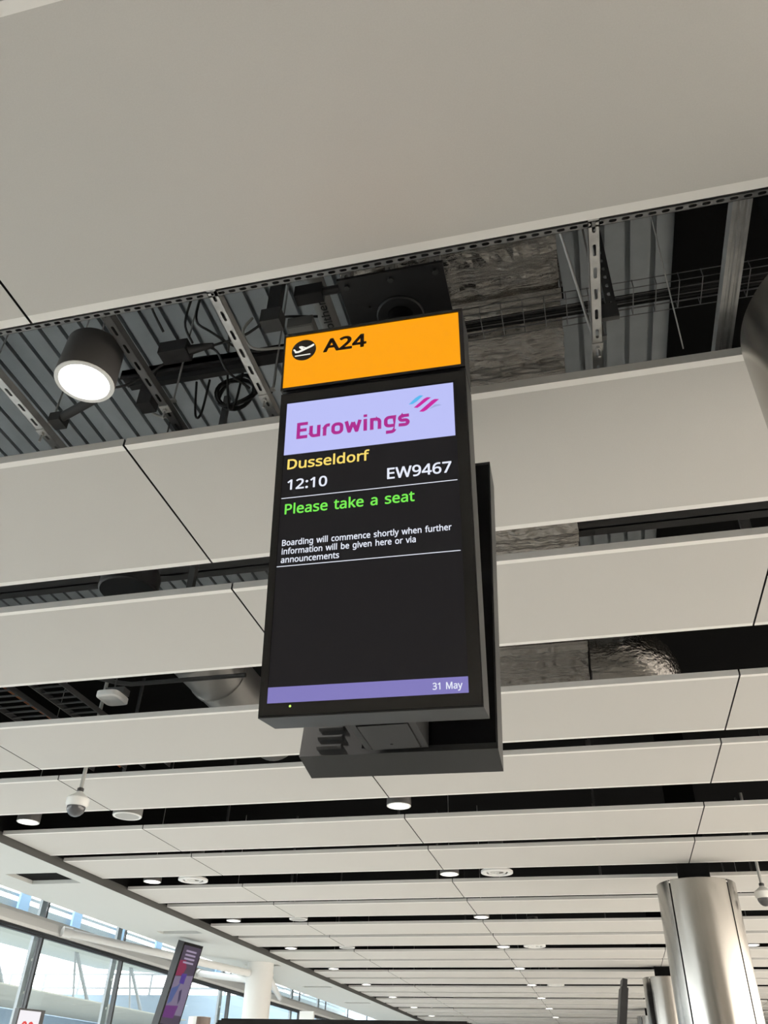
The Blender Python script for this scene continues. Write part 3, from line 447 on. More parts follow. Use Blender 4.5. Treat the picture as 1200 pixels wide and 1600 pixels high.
def gate_sign():
    base = Vector((-.54, 2.26, Z(.85)))
    root = thing('gate_sign', 'large black double-sided gate sign with lit yellow header hanging from the ceiling', 'gate sign', base)
    u, v, n = axes(A_YAW, A_TILT, A_ROLL); O = Vector((-.5384, 1.9698, Z(.8306))); fr = (O, u, v, n); w = .31
    hs = MB().box((-w, 0, -.142), (w, 1.072, -.004), fr).box((-w, 1.084, -.142), (w, 1.321, -.004), fr).box((-w + .01, 1.07, -.13), (w - .01, 1.09, -.02), fr)
    ho = hs.build('front_housing', M['signbody'], root)
    bz = MB()
    for lo, hi in (((-w + .003, .004), (-.2845, 1.069)), ((.2735, .004), (w - .003, 1.069)), ((-.2845, .004), (.2735, .0375)), ((-.2845, 1.033), (.2735, 1.069))):
        bz.box((*lo, -.005), (*hi, .004), fr)
    bo = bz.build('display_bezel', M['signblack'], root)
    for uu, vv, mm, nm in ((-.2329, .0278, M['signblack'], 'sensor_eye'), (-.2163, .0272, emat('power_led_green', (.55, .8, .15), 1.2), 'power_light')):
        MB().disc((uu, vv, .0048), .0035, 12, fr=fr).build(nm, mm, bo)
    sc = MB().box((-.2845, .0375, -.004), (.2735, 1.033, .0005), fr).build('display_screen', M['screen'], root)
    lav = emat('banner_lavender', (.50, .53, .93)); pur = emat('date_bar_purple', (.22, .195, .50))
    wt = emat('text_white', (.80, .84, .95)); yl = emat('text_yellow', (.95, .72, .16)); gn = emat('text_green', (.19, .83, .09)); mg = emat('logo_magenta', (.42, .025, .27))
    mg2 = emat('logo_bright_magenta', (.58, .02, .34)); bl = emat('logo_blue', (.10, .48, .86)); gr = emat('logo_grey', (.36, .42, .72))
    P = lambda pts, off: [fr[0] + fr[1] * a + fr[2] * c + fr[3] * off for a, c in pts]
    bn = MB(); bn.quad(P([(-.2843, .8328), (.2685, .8315), (.2685, 1.0292), (-.2843, 1.0310)], .0012)); bn.build('airline_banner', lav, sc)
    bn = MB(); bn.quad(P([(-.2843, .0385), (.2733, .0378), (.2733, .0818), (-.2843, .0828)], .0012)); bn.build('date_bar', pur, sc)
    banner_letters(fr, -.2455, .8880, .0648, .0612, .0022).build('airline_name', mg, sc)
    for nm, pts, mm in (('logo_bar', [(.1248, .9662), (.1374, .9657), (.1507, .9737), (.1721, .9933), (.1608, .9956), (.1461, .9873)], bl),
                        ('logo_bar', [(.1408, .9516), (.1527, .9492), (.16, .9538), (.1966, .9823), (.1835, .985), (.1737, .9802)], mg2),
                        ('logo_bar', [(.1577, .9344), (.1715, .9318), (.1812, .9365), (.2226, .9721), (.2083, .9743), (.1987, .9701)], mg2),
                        ('logo_shadow', [(.1883, .9382), (.2099, .9448), (.2302, .9483), (.2208, .9531), (.2078, .9536)], gr)):
        q = MB(); q.quad(P(pts, .0022)); q.build(nm, mm, sc)
    T = lambda nm, body, u0, v0, wd, cap, mm, **k: text(nm, body, fr, u0, v0, wd, cap, mm, sc, .0022, **k)
    T('destination_text', 'Dusseldorf', -.2697, .7780, .2680, .0370, yl)
    T('time_text', '12:10', -.2660, .7040, .1300, .0362, wt)
    T('flight_number_text', 'EW9467', .0545, .7035, .1985, .0385, wt)
    T('status_text', 'Please take a seat', -.2690, .6190, .4075, .0355, gn, words=True)
    T('notice_text', 'Boarding will commence shortly when further', -.2708, .5125, .5165, .0198, wt)
    T('notice_text', 'information will be given here or via', -.2702, .4842, .4100, .0198, wt)
    T('notice_text', 'announcements', -.2712, .4565, .1808, .0198, wt)
    T('date_text', '31 May', .1780, .0505, .0797, .0187, wt)
    for v0 in (.6750, .4450):
        q = MB(); q.box((-.2828, v0, .001), (.2685, v0 + .0022, .0018), fr); q.build('divider_line', wt, sc)
    # lit yellow header
    fr_ = MB()
    for lo, hi in (((-w, 1.084), (-.3040, 1.321)), ((.2966, 1.084), (w, 1.321)), ((-.3040, 1.084), (.2966, 1.0937)), ((-.3040, 1.3097), (.2966, 1.321))):
        fr_.box((*lo, -.005), (*hi, .006), fr)
    fr_.build('header_frame', M['signblack'], root)
    hd = MB().box((-.3040, 1.0937, -.004), (.2966, 1.3097, .001), fr).build('header_panel', emat('header_yellow', (1.0, .375, .002), 1.0), root)
    blk = mat('header_black', (.012, .006, .004), .4)
    text('gate_number', 'A24', fr, -.1690, 1.2222, .1525, .0560, blk, hd, .0022, 26.0)
    MB().disc((-.2372, 1.2449, .002), .0436, 40, fr=fr).build('departure_disc', blk, hd)
    q = MB(); r_ = .0436; K = lambda pts: [(-.2372 + a * r_, 1.2449 + c * r_) for a, c in pts]
    stroke(q, K([(-.64, -.13), (-.40, -.12), (.60, .28), (.76, .37)]), .19 * r_, fr, .003)
    stroke(q, K([(-.80, .12), (-.62, -.12)]), .14 * r_, fr, .0031); stroke(q, K([(-.34, .36), (-.08, .08)]), .19 * r_, fr, .0031)
    stroke(q, K([(-.40, .34), (-.20, .36), (.18, .16)]), .10 * r_, fr, .0032)
    stroke(q, K([(-.66, -.50), (.52, -.48)]), .10 * r_, fr, .003)
    for c_, rr in (((.76, .37), .095), ((-.64, -.13), .095), ((-.80, .12), .07), ((-.66, -.50), .05), ((.52, -.48), .05)):
        p = K([c_])[0]; q.disc((p[0], p[1], .0033), rr * r_, 12, fr=fr)
    q.build('departure_plane', emat('pictogram_white', (.95, .93, .85)), hd)
    # rear housing, leaning the other way
    u2, v2, n2 = axes(A_YAW, -.16, A_ROLL); O2 = Vector((-.545, 2.344, Z(.854))); f2 = (O2, u2, v2, n2)
    rh = MB().box((-w, 0, -.142), (w, 1.286, 0), f2).build('rear_housing', M['signbody'], root)
    MB().box((-.28, .04, -.1435), (.28, 1.03, -.142), f2).build('rear_screen', M['screen'], root)
    MB().box((-.11, .02, .0002), (w - .006, 1.27, .0012), f2).build('back_plate', M['signblack'], rh)
    lv = MB()
    for vv in (.020, .052, .084):
        pr = [(.0, .0), (.006, .010), (.012, .010), (.018, 0)]
        for k in range(3):
            a, c = pr[k], pr[k + 1]
            lv.quad([f2[0] + f2[1] * uu + f2[2] * (vv + e[0]) + f2[3] * (e[1] + .0005) for uu, e in ((-.255, a), (-.175, a), (-.175, c), (-.255, c))])
    lv.build('vent_louvre', M['signbody'], rh)
    # service spine, pole and mounting plate
    sp = MB().box((-.635, 2.118, Z(.862)), (-.442, 2.335, Z(2.12))).build('service_spine', M['signbody'], root)
    MB().box((-.612, 2.135, Z(.859)), (-.466, 2.322, Z(.863))).build('access_hatch', M['signbody'], sp)
    e = MB()
    for lo, hi in (((-.614, 2.131), (-.464, 2.135)), ((-.616, 2.131), (-.612, 2.325)), ((-.466, 2.131), (-.462, 2.325)), ((-.616, 2.322), (-.462, 2.325))):
        e.box((*lo, Z(.8600)), (*hi, Z(.8625)))
    e.build('hatch_gap', M['signblack'], sp)
    MB().disc((-.545, 2.285, Z(.8587)), .005, 10).build('hatch_lock', M['signblack'], sp)
    MB().tube([(-.54, 2.26, Z(2.1)), (-.54, 2.26, Z(2.77))], .055, 24).build('pole', M['signblack'], root, True)
    MB().lathe([(.058, -.012), (.098, -.012), (.104, -.006), (.104, 0)], (-.54, 2.26, Z(2.77)), 32).build('pole_flange', M['plate'], root, True)
    pl = MB().box((-.765, 2.03, Z(2.77)), (-.315, 2.49, Z(2.785))).build('mounting_plate', M['plate'], root)
    for X in (-.73, -.54, -.35):
        for Y in (2.065, 2.455): MB().lathe([(0, -.014), (.013, -.014), (.013, 0)], (X, Y, Z(2.77)), 6).build('plate_bolt', M['beam'], pl)
    MB().disc((-.66, 2.19, Z(2.769)), .006, 10).build('plate_hole', M['signblack'], pl)
    for X in (-.73, -.54, -.35): MB().slotted(.39, .041, .05, .025, .013, .041, (Vector((X, 2.045, Z(2.785))), Vector((0, 0, 1)), Vector((1, 0, 0)), Vector((0, 1, 0)))).build('hanger_strut', M['galv'], root)
gate_sign()

# ---------------------------------------------------------------- stainless columns down the middle
def steel_column():
    t = thing('steel_column', 'brushed steel clad round column nearest the right edge, cropped by the frame', 'column', (1.17, 2.1, 0), 'brushed steel columns in a row')
    r, top = .455, Z(2.2); c = (1.17, 2.1)
    for k in range(4):
        a0 = math.radians(-45 + 90 * k + 1.3); a1 = math.radians(45 + 90 * k - 1.3)
        MB().lathe([(r, 0), (r, top - .006), (r - .006, top), (r - .05, top)], (*c, 0), 28, a0=a0, a1=a1).build('cladding_shell', M['steel'], t, True)
    MB().lathe([(r - .02, 0), (r - .02, top - .03), (0, top - .03)], (*c, 0), 40).build('cladding_seam', M['seam'], t)
    MB().box((c[0] - .17, c[1] - .17, top - .04), (c[0] + .17, c[1] + .17, DZ)).box((c[0] - .2, c[1] - .2, top - .04), (c[0] - .17, c[1] - .17, DZ)).build('column_core', M['black'], t)
    return t
col = steel_column()
dup(col, (1.17, 11.1, 0), 'brushed steel clad round column standing tallest at the lower right')
dup(col, (1.17, 20.1, 0), 'brushed steel clad round column half hidden behind the tallest one')
dup(col, (1.17, 29.1, 0), 'farthest brushed steel clad round column, a sliver left of the others')
t = thing('round_column', 'plain white round column rising to the left soffit', 'column', (-7.28, 18.7, 0))
MB().lathe([(.285, 0), (.285, SB)], (-7.28, 18.7, 0), 40).build('shaft', M['colwhite'], t, True)
MB().lathe([(.30, Z(2.08)), (.30, Z(2.13))], (-7.28, 18.7, 0), 40).build('brace_collar', M['colwhite'], t, True)
for a, c, lab in (((-7.42, 18.45, Z(2.11)), (-9.86, 15.0, Z(2.40)), 'white steel tube brace running from the white column to the left bulkhead'),
                  ((-7.5, 18.8, Z(2.02)), (-9.86, 21.2, Z(2.42)), 'short white steel tube brace just left of the white column'),
                  ((-7.15, 19.0, Z(2.05)), (-9.86, 27.2, Z(2.45)), 'white steel tube brace right of the white column')):
    t = thing('tube_brace', lab, 'brace', c, 'white tube braces')
    MB().tube([a, c], .07, 16).build('tube', M['colwhite'], t, True)
    d = (Vector(a) - Vector(c)).normalized()
    MB().tube([Vector(c) - d * .02, Vector(c) + d * .16], .09, 16).build('end_socket', M['colwhite'], t, True)

# ---------------------------------------------------------------- downlights
def downlight():
    t = thing('downlight', 'big dark cylindrical downlight glowing below the cable void', 'downlight', (0, 0, 0), 'cylindrical ceiling downlights')
    MB().lathe([(.105, .006), (.122, .004), (.124, .02), (.118, .205), (.11, .215), (0, .215)], n=40).build('housing', M['lamp'], t, True)
    MB().lathe([(.123, .0), (.121, -.004), (.104, -.004), (.102, .012)], n=40).build('trim_ring', M['plastic'], t, True)
    MB().disc((0, 0, .004), .103, 32).build('lens', M['lens'], t)
    MB().box((-.03, -.02, .215), (.03, .02, .26)).tube([(0, 0, .26), (0, 0, 1.75)], .004, 6).build('hanger', M['galv'], t)
    ld = bpy.data.lights.new('lamp', 'AREA'); ld.shape = 'DISK'; ld.size = .19; ld.energy = LAMP_W; ld.color = (1.0, .94, .86); ld.spread = math.radians(110)
    lo = bpy.data.objects.new('lamp', ld); COL.objects.link(lo); lo.parent = t; lo.location = (0, 0, -.008)
    return t
DLX = ((-6.09, 'left'), (-1.845, 'middle'), (2.585, 'right'))
proto = downlight(); proto.location = (-1.845, 2.03, Z(2.402)); first = True
for X, nm in DLX:
    cnt = 0
    for k in range(11):
        y = 2.03 + 3.035 * k
        if k < 2 and nm == 'middle': continue
        q = pix((X, y, Z(2.402)))
        vis = q is not None and -15 < q[0] < 1215 and -15 < q[1] < 1610
        if not vis: continue
        cnt += 1
        lab = 'lit white cylindrical downlight, %s from the front in the %s row of lights' % (ORD[cnt], nm)
        if nm == 'middle': lab = 'lit cylindrical downlight, %s beyond the big one in the middle row of lights' % ORD[cnt]
        dup(proto, (X, y, Z(2.402)), lab)

# ---------------------------------------------------------------- vents, speakers, cameras
def vent():
    t = thing('ceiling_vent', '', 'ceiling vent', (0, 0, 0), 'round air diffusers between the panels')
    MB().lathe([(.14, .0), (.165, -.012), (.205, -.004), (.205, .02), (.19, .03)], n=40).build('outer_ring', M['plastic'], t, True)
    MB().lathe([(.085, .004), (.105, -.006), (.125, .008)], n=32).build('inner_ring', M['plastic'], t, True)
    b = MB()
    for k in range(10):
        a = 2 * math.pi * k / 10; d = Vector((math.cos(a), math.sin(a), 0)); p = Vector((-d.y, d.x, 0))
        b.quad([d * .02, d * .15, d * .15 + Vector((0, 0, .03)) + p * .02, d * .02 + Vector((0, 0, .03)) + p * .01])
    b.build('vanes', M['plastic'], t)
    MB().lathe([(.0, -.004), (.03, -.002), (.034, .01)], n=20).build('hub', M['plastic'], t, True)
    MB().lathe([(.165, .03), (.165, .16), (.10, .2), (.10, .5), (0, .5)], n=32).build('plenum_neck', M['lamp'], t, True)
    MB().disc((0, 0, .031), .164, 32).build('throat', M['black'], t)
    return t
v0 = vent(); v0.location = (-5.47, 11.14, Z(2.405)); v0['label'] = 'round white vaned ceiling vent beside the second left downlight'
for loc, lab in (((-1.225, 11.14, Z(2.405)), 'round white vaned ceiling vent left of the tallest steel column'),
                 ((-1.255, 17.18, Z(2.405)), 'small far round ceiling vent under a gap right of the middle lights'),
                 ((-1.255, 23.3, Z(2.405)), 'farthest dark round ceiling vent right of the middle lights')):
    dup(v0, loc, lab)
def speaker():
    t = thing('ceiling_speaker', 'grey cylindrical ceiling speaker with pale round grille near the dome camera', 'speaker', (-4.85, 8.06, Z(2.405)), 'cylinder speakers')
    c = (-4.85, 8.06, Z(2.405))
    MB().lathe([(.15, .0), (.155, .01), (.155, .2), (0, .2)], c, 36).build('housing', mat('speaker_grey', (.22, .22, .21), .5), t, True)
    MB().lathe([(.155, .004), (.15, -.004), (.128, -.002)], c, 36).build('rim', M['plastic'], t, True)
    MB().disc((c[0], c[1], c[2] - .001), .13, 32).build('grille', mat('speaker_grille', (.45, .45, .43), .6, bump=.2, bscale=300), t)
    return t
sp = speaker()
dup(sp, (-4.92, 14.15, Z(2.405)), 'small far white ceiling speaker between left and middle lights')
dup(sp, (-4.92, 17.2, Z(2.405)), 'farthest white ceiling speaker right of the left row of lights')
def dome_cam():
    t = thing('dome_camera', 'white dome security camera hanging on a pole at the left', 'security camera', (0, 0, 0), 'dome cameras on poles')
    MB().tube([(0, 0, .12), (0, 0, 1.2)], .018, 12).build('pole', M['greycable'], t, True)
    MB().lathe([(.022, .135), (.03, .13), (.03, .105), (.022, .10)], n=20).build('collar', M['boxdark'], t, True)
    MB().lathe([(.022, .105), (.034, .09), (.06, .07), (.094, .045), (.102, .035), (.101, -.01), (.09, -.035), (.075, -.036)], n=36).build('housing', M['plastic'], t, True)
    MB().lathe([(.083, -.035)] + [(.083 * math.cos(a * math.pi / 16), -.038 - .083 * math.sin(a * math.pi / 16)) for a in range(1, 9)], n=36).build('dome', mat('smoked_dome_glass', (.09, .09, .095), .08), t, True)
    return t
dc = dome_cam(); dc.location = (-4.508, 6.607, Z(2.11))
dup(dc, (1.925, 11.14, Z(2.08)), 'small white dome security camera on a pole right of the steel column')

# ---------------------------------------------------------------- service void
V3 = Vector; EX, EY, EZ = V3((1, 0, 0)), V3((0, 1, 0)), V3((0, 0, 1))
tag(MB().slotted(4.6, .026, .0445, .027, .012, .03, (V3((-3.3, 1.789, Z(2.5))), EX, EY, EZ)).build('slotted_rail', M['galvmid']), 'long slotted steel rail running along the overhead panel edge', 'rail')
def strut(x, y0, L, z, lab, m='galv'):
    t = thing('support_strut', lab, 'strut', (x, y0, Z(z)), 'slotted support struts')
    MB().slotted(L, .041, .1, .05, .013, .041, (V3((x, y0, Z(z))), EY, -EX, EZ)).build('channel', M[m], t)
    b = MB(); yb = 2.37
    if y0 < yb < y0 + L:
        b.tube([(x, yb, Z(z) - .06), (x, yb, Z(z) + .05)], .005, 8).box((x - .022, yb - .022, Z(z) - .006), (x + .022, yb + .022, Z(z))).box((x - .01, yb - .012, Z(z) + .043), (x + .042, yb + .012, Z(z) + .05))
        b.lathe([(0, -.02), (.011, -.02), (.011, -.006)], (x, yb, Z(z)), 6)
        b.build('rod_end', M['galv'], t)
        MB().tube([(x + .032, yb, Z(z) + .044), (x + .032, yb, DZ)], .0045, 8).build('hanger_rod', M['galv'], t)
strut(-1.178, 1.25, 1.5, 2.5, 'bright slotted steel strut crossing the gap left of the gate sign')
strut(.262, 1.25, 1.5, 2.5, 'bright slotted steel strut crossing the gap right of the foil duct')
strut(-2.29, 1.25, 1.5, 2.5, 'slotted steel strut at the left edge beyond the big downlight')
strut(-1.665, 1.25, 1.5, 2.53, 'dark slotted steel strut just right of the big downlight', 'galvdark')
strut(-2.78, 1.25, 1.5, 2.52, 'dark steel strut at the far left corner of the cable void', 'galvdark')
t = thing('steel_channel', 'shiny folded steel channel crossing the gap beside the cropped column', 'strut', (.775, 1.2, Z(2.56)))
b = MB(); xs = [(.742, 0), (.742, .03), (.750, .03), (.756, .004), (.768, .004), (.772, .012), (.778, .012), (.782, .004), (.796, .004), (.802, .03), (.808, .03), (.808, 0)]
xs = [(.74, .045), (.742, 0), (.756, 0), (.760, .008), (.768, .008), (.771, 0), (.782, 0), (.786, .008), (.793, .008), (.797, 0), (.808, 0), (.81, .045)]
for k in range(len(xs) - 1):
    p, q = xs[k], xs[k + 1]; b.quad([(p[0], 1.2, Z(2.56 + p[1])), (q[0], 1.2, Z(2.56 + q[1])), (q[0], 2.9, Z(2.56 + q[1])), (p[0], 2.9, Z(2.56 + p[1]))])
b.build('channel', M['galv'], t)
t = thing('perforated_hanger', 'dark perforated steel hanger standing on the strut right of the foil duct', 'hanger', (.33, 2.28, Z(2.62)))
MB().slotted(.9, .04, .055, .022, .016, .03, (V3((.335, 2.28, Z(2.62))), EZ, EX, EY)).build('perforated_web', M['galvdark'], t)
MB().box((.25, 2.26, Z(2.5415)), (.355, 2.28, Z(2.625))).build('foot_bracket', M['galvdark'], t)
for (a, c, r, lab) in (((.12, 1.85, Z(2.95)), (.26, 2.42, Z(2.56)), .006, 'thin diagonal steel rod beside the foil duct'),
                       ((.296, .88, Z(4.18)), (.66, 2.7, Z(2.75)), .003, 'thin diagonal wire in the dark gap at the right')):
    tag(MB().tube([a, c], r, 8).build('brace_rod', M['galv']), lab, 'rod')
# vertical drop posts from the deck
for x, y, z0, lab in ((-1.10, 2.17, 2.78, 'dark steel drop post with bracket left of the gate sign header'), (-.93, 2.05, 2.95, 'dark steel drop post against the sign mounting plate')):
    t = thing('drop_post', lab, 'post', (x, y, Z(z0)), 'dark drop posts')
    MB().box((x - .028, y - .02, Z(z0)), (x + .028, y + .02, DZ)).build('post', M['beam'], t)
    MB().box((x - .045, y - .035, Z(z0) - .05), (x + .045, y + .035, Z(z0) + .03)).build('bracket', M['galvdark'], t)
# foil wrapped duct along the void
def foil_duct():
    t = thing('air_duct', 'big crinkled foil wrapped rectangular air duct above the gate sign', 'duct', (-.35, 3.5, Z(3.2)))
    def sheet(name, x0, x1, z, z1, y0, y1, seed):
        rnd = random.Random(seed); b = MB(); nx, ny = 26, 110
        bands = [y0 + (y1 - y0) * i / ny for i in range(ny + 1)]
        per = [(x0, z1), (x0, z)] + [(x0 + (x1 - x0) * i / nx, z) for i in range(1, nx)] + [(x1, z), (x1, z1)]
        for y in bands:
            sag = .012 * math.sin(y * 17) + .008 * math.sin(y * 41 + 1)
            for j, (x, zz) in enumerate(per):
                low = abs(zz - z) < 1e-6
                b.v.append((x + rnd.uniform(-.006, .006), y + rnd.uniform(-.008, .008), zz + (sag + rnd.uniform(-.007, .007) if low else 0)))
        n = len(per)
        for i in range(ny):
            for j in range(n - 1):
                b.f.append((i * n + j, i * n + j + 1, (i + 1) * n + j + 1, (i + 1) * n + j)); b.mi.append(0)
        o = b.build(name, M['foil'], t)
        return o
    sheet('foil_jacket', -.86, .165, Z(3.2), Z(3.58), .6, 7.45, 3)
    for y in (1.35, 2.6, 3.85, 5.1, 6.35):
        MB().box((-.875, y, Z(3.185)), (.18, y + .07, Z(3.19))).box((.172, y, Z(3.185)), (.18, y + .07, Z(3.58))).build('seam_tape', M['foil'], t)
foil_duct()
# elbow of a second foil duct further on
t = thing('flexible_duct', 'crumpled silver flexible duct elbow beyond the gate sign at right', 'duct', (.55, 6.6, Z(3.1)))
pts = smooth([(.19, 6.93, Z(3.27)), (.34, 6.93, Z(3.27)), (.52, 6.97, Z(3.26)), (.66, 7.12, Z(3.25)), (.72, 7.45, Z(3.25))], 5)
b = MB()
b.tube(pts, .29, 40); rr = random.Random(5); b.v = [tuple(V3(p) + V3((rr.uniform(-.008, .008), rr.uniform(-.008, .008), rr.uniform(-.008, .008)))) for p in b.v]
b.build('flex_hose', M['foil'], t, True)
MB().tube([(.185, 6.93, Z(3.27)), (.24, 6.93, Z(3.27))], .30, 28).build('duct_collar', M['foil'], t, True)
# spiral round duct on the left
t = thing('round_duct', 'dull silver round spiral duct in the gap left of the gate sign', 'duct', (-3.3, 6.6, Z(3.0)))
MB().tube([(-3.3, 5.85 + .1 * i, Z(3.27)) for i in range(25)], .28, 36).build('spiral_tube', M['spiral'], t, True)
for y in (5.86, 6.55, 7.2): MB().tube([(-3.3, y, Z(3.27)), (-3.3, y + .06, Z(3.27))], .292, 36).build('joint_band', M['spiral'], t, True)
tag(MB().tube([(-4.3, 5.6, Z(2.95)), (-3.95, 5.95, Z(2.95)), (-3.85, 6.0, Z(2.95)), (-2.75, 6.0, Z(2.95))], .02, 10).build('conduit_pipe', M['galvdark'], None, True), 'dark bent conduit pipe passing under the round spiral duct', 'pipe')
# emergency lamp lid
t = thing('emergency_light', 'small white plastic emergency light hung in the gap at left', 'light fitting', (-3.715, 5.57, Z(2.6)))
b = MB(); cx, cy, zz = -3.715, 5.57, Z(2.6); N = 24
ring = lambda sx, sy, z: [(cx + sx * math.copysign(abs(math.cos(2 * math.pi * k / N)) ** .45, math.cos(2 * math.pi * k / N)), cy + sy * math.copysign(abs(math.sin(2 * math.pi * k / N)) ** .45, math.sin(2 * math.pi * k / N)), z) for k in range(N)]
rs = [ring(.07, .08, zz + .006), ring(.085, .10, zz), ring(.10, .12, zz + .01), ring(.10, .12, zz + .05)]
for q in rs: b.v += q
for i in range(3):
    for k in range(N): b.f.append((i * N + k, i * N + (k + 1) % N, (i + 1) * N + (k + 1) % N, (i + 1) * N + k)); b.mi.append(0)
b.f.append(tuple(range(N))); b.mi.append(0)
b.build('lid', M['plastic'], t, True)
MB().box((cx - .05, cy - .05, zz + .05), (cx + .12, cy + .05, zz + .10)).build('bracket', M['galvdark'], t)
MB().tube([(cx, cy, zz + .1), (cx, cy, DZ)], .006, 6).build('drop_rod', M['galvdark'], t)
# ladder cable trays and their cables
def ladder(x0, x1, y0, y1, z, lab, m='galvdark', pitch=.12):
    t = thing('cable_tray', lab, 'cable tray', ((x0 + x1) / 2, y0, Z(z)), 'ladder cable trays')
    for x in (x0, x1): MB().box((x - .006, y0, Z(z)), (x + .006, y1, Z(z) + .05)).build('side_rail', M[m], t)
    b = MB(); n = int((y1 - y0) / pitch)
    for i in range(n): b.box((x0, y0 + i * pitch, Z(z) + .008), (x1, y0 + i * pitch + .02, Z(z) + .02))
    b.build('rungs', M[m], t)
ladder(-5.35, -4.95, 4.4, 8.0, 2.9, 'ladder cable tray carrying orange cable in the gap at far left')
ladder(-4.72, -4.42, 4.4, 8.0, 2.9, 'narrow ladder cable tray right of the orange cables')
b = MB()
for i in range(4): b.tube([(-5.03 + i * .018, 4.4 + .3 * k, Z(2.94) + .006 * math.sin(k * 2 + i)) for k in range(13)], .009, 8)
tag(b.build('orange_cable', M['orange'], None, True), 'bundle of orange cable lying in the ladder tray at far left', 'cable')
# wire basket tray at the right
t = thing('wire_basket_tray', 'thin wire basket cable tray crossing below the foil duct', 'cable tray', (.8, 2.65, Z(3.0)))
b = MB()
for y, z in ((2.52, .05), (2.52, .0), (2.56, 0), (2.60, 0), (2.64, 0), (2.68, 0), (2.68, .05)): b.tube([(-.95, y, Z(3.0 + z)), (2.4, y, Z(3.0 + z))], .0022, 6)
b.build('long_wires', M['galvmid'], t)
for i in range(33):
    x = -.92 + i * .1
    MB().tube([(x, 2.52, Z(3.055)), (x, 2.52, Z(3.0)), (x, 2.68, Z(3.0)), (x, 2.68, Z(3.055))], .0022, 6).build('cross_wire', M['galvmid'], t)
for i in range(4):
    c_ = MB().tube([(-.95 + .25 * k, 2.57 + .018 * i, Z(3.012)) for k in range(14)], .007, 6).build('data_cable', M['cable'], None, True)
    tag(c_, 'black data cable lying in the wire basket tray', 'cable', 'data cables in the basket tray')
# cable tangle left of the sign
def cablething(name, curves, r, m, lab, cat='cable'):
    t = thing(name, lab, cat, curves[0][0])
    for c in curves: MB().tube(c, r, 8).build('cable', m, t, True)
    return t
coil = [(-1.43 + (.088 + .006 * (i // 24)) * math.cos(i * math.pi / 12), 2.56 + .02 * math.sin(i * .4), Z(2.77) + (.088 + .006 * (i // 24)) * math.sin(i * math.pi / 12)) for i in range(100)]
cablething('cable_coil', [coil], .0065, M['cable'], 'coiled black cable hanging left of the gate sign', 'cable')
tag(MB().box((-2.0, 2.42, Z(2.86)), (-.95, 2.50, Z(2.90))).box((-2.0, 2.42, Z(2.84)), (-.95, 2.425, Z(2.90))).build('cable_trunking', M['boxdark']), 'long dark cable trunking running behind the big downlight', 'trunking')
tag(MB().box((-1.95, 2.44, Z(2.80)), (-1.33, 2.47, Z(2.835))).build('support_bar', M['beam']), 'black support bar under the cable trunking', 'bar')
t = thing('driver_box', 'dark lamp driver box with plug right of the big downlight', 'electrical box', (-1.62, 2.3, Z(2.78)))
MB().box((-1.70, 2.25, Z(2.78)), (-1.56, 2.33, Z(2.85))).build('case', M['boxdark'], t)
MB().tube([(-1.56, 2.29, Z(2.81)), (-1.50, 2.29, Z(2.815)), (-1.44, 2.29, Z(2.815))], .025, 14, r2=.012).build('plug', M['boxdark'], t, True)
t = thing('junction_box', 'grey junction box above the strut left of the gate sign', 'electrical box', (-1.02, 2.33, Z(2.86)))
MB().box((-1.08, 2.28, Z(2.84)), (-.96, 2.38, Z(2.90))).build('case', mat('junction_grey', (.20, .20, .19), .5), t)
MB().box((-1.075, 2.285, Z(2.835)), (-.965, 2.375, Z(2.84))).build('lid', mat('junction_lid', (.26, .26, .25), .5), t)
tag(MB().box((-1.03, 2.2, Z(2.95)), (-.90, 2.26, Z(3.02))).tube([(-.90, 2.23, Z(2.985)), (-.78, 2.23, Z(2.985))], .02, 10).build('plug_socket', M['boxdark']), 'black socket block and plug behind the sign header corner', 'socket')
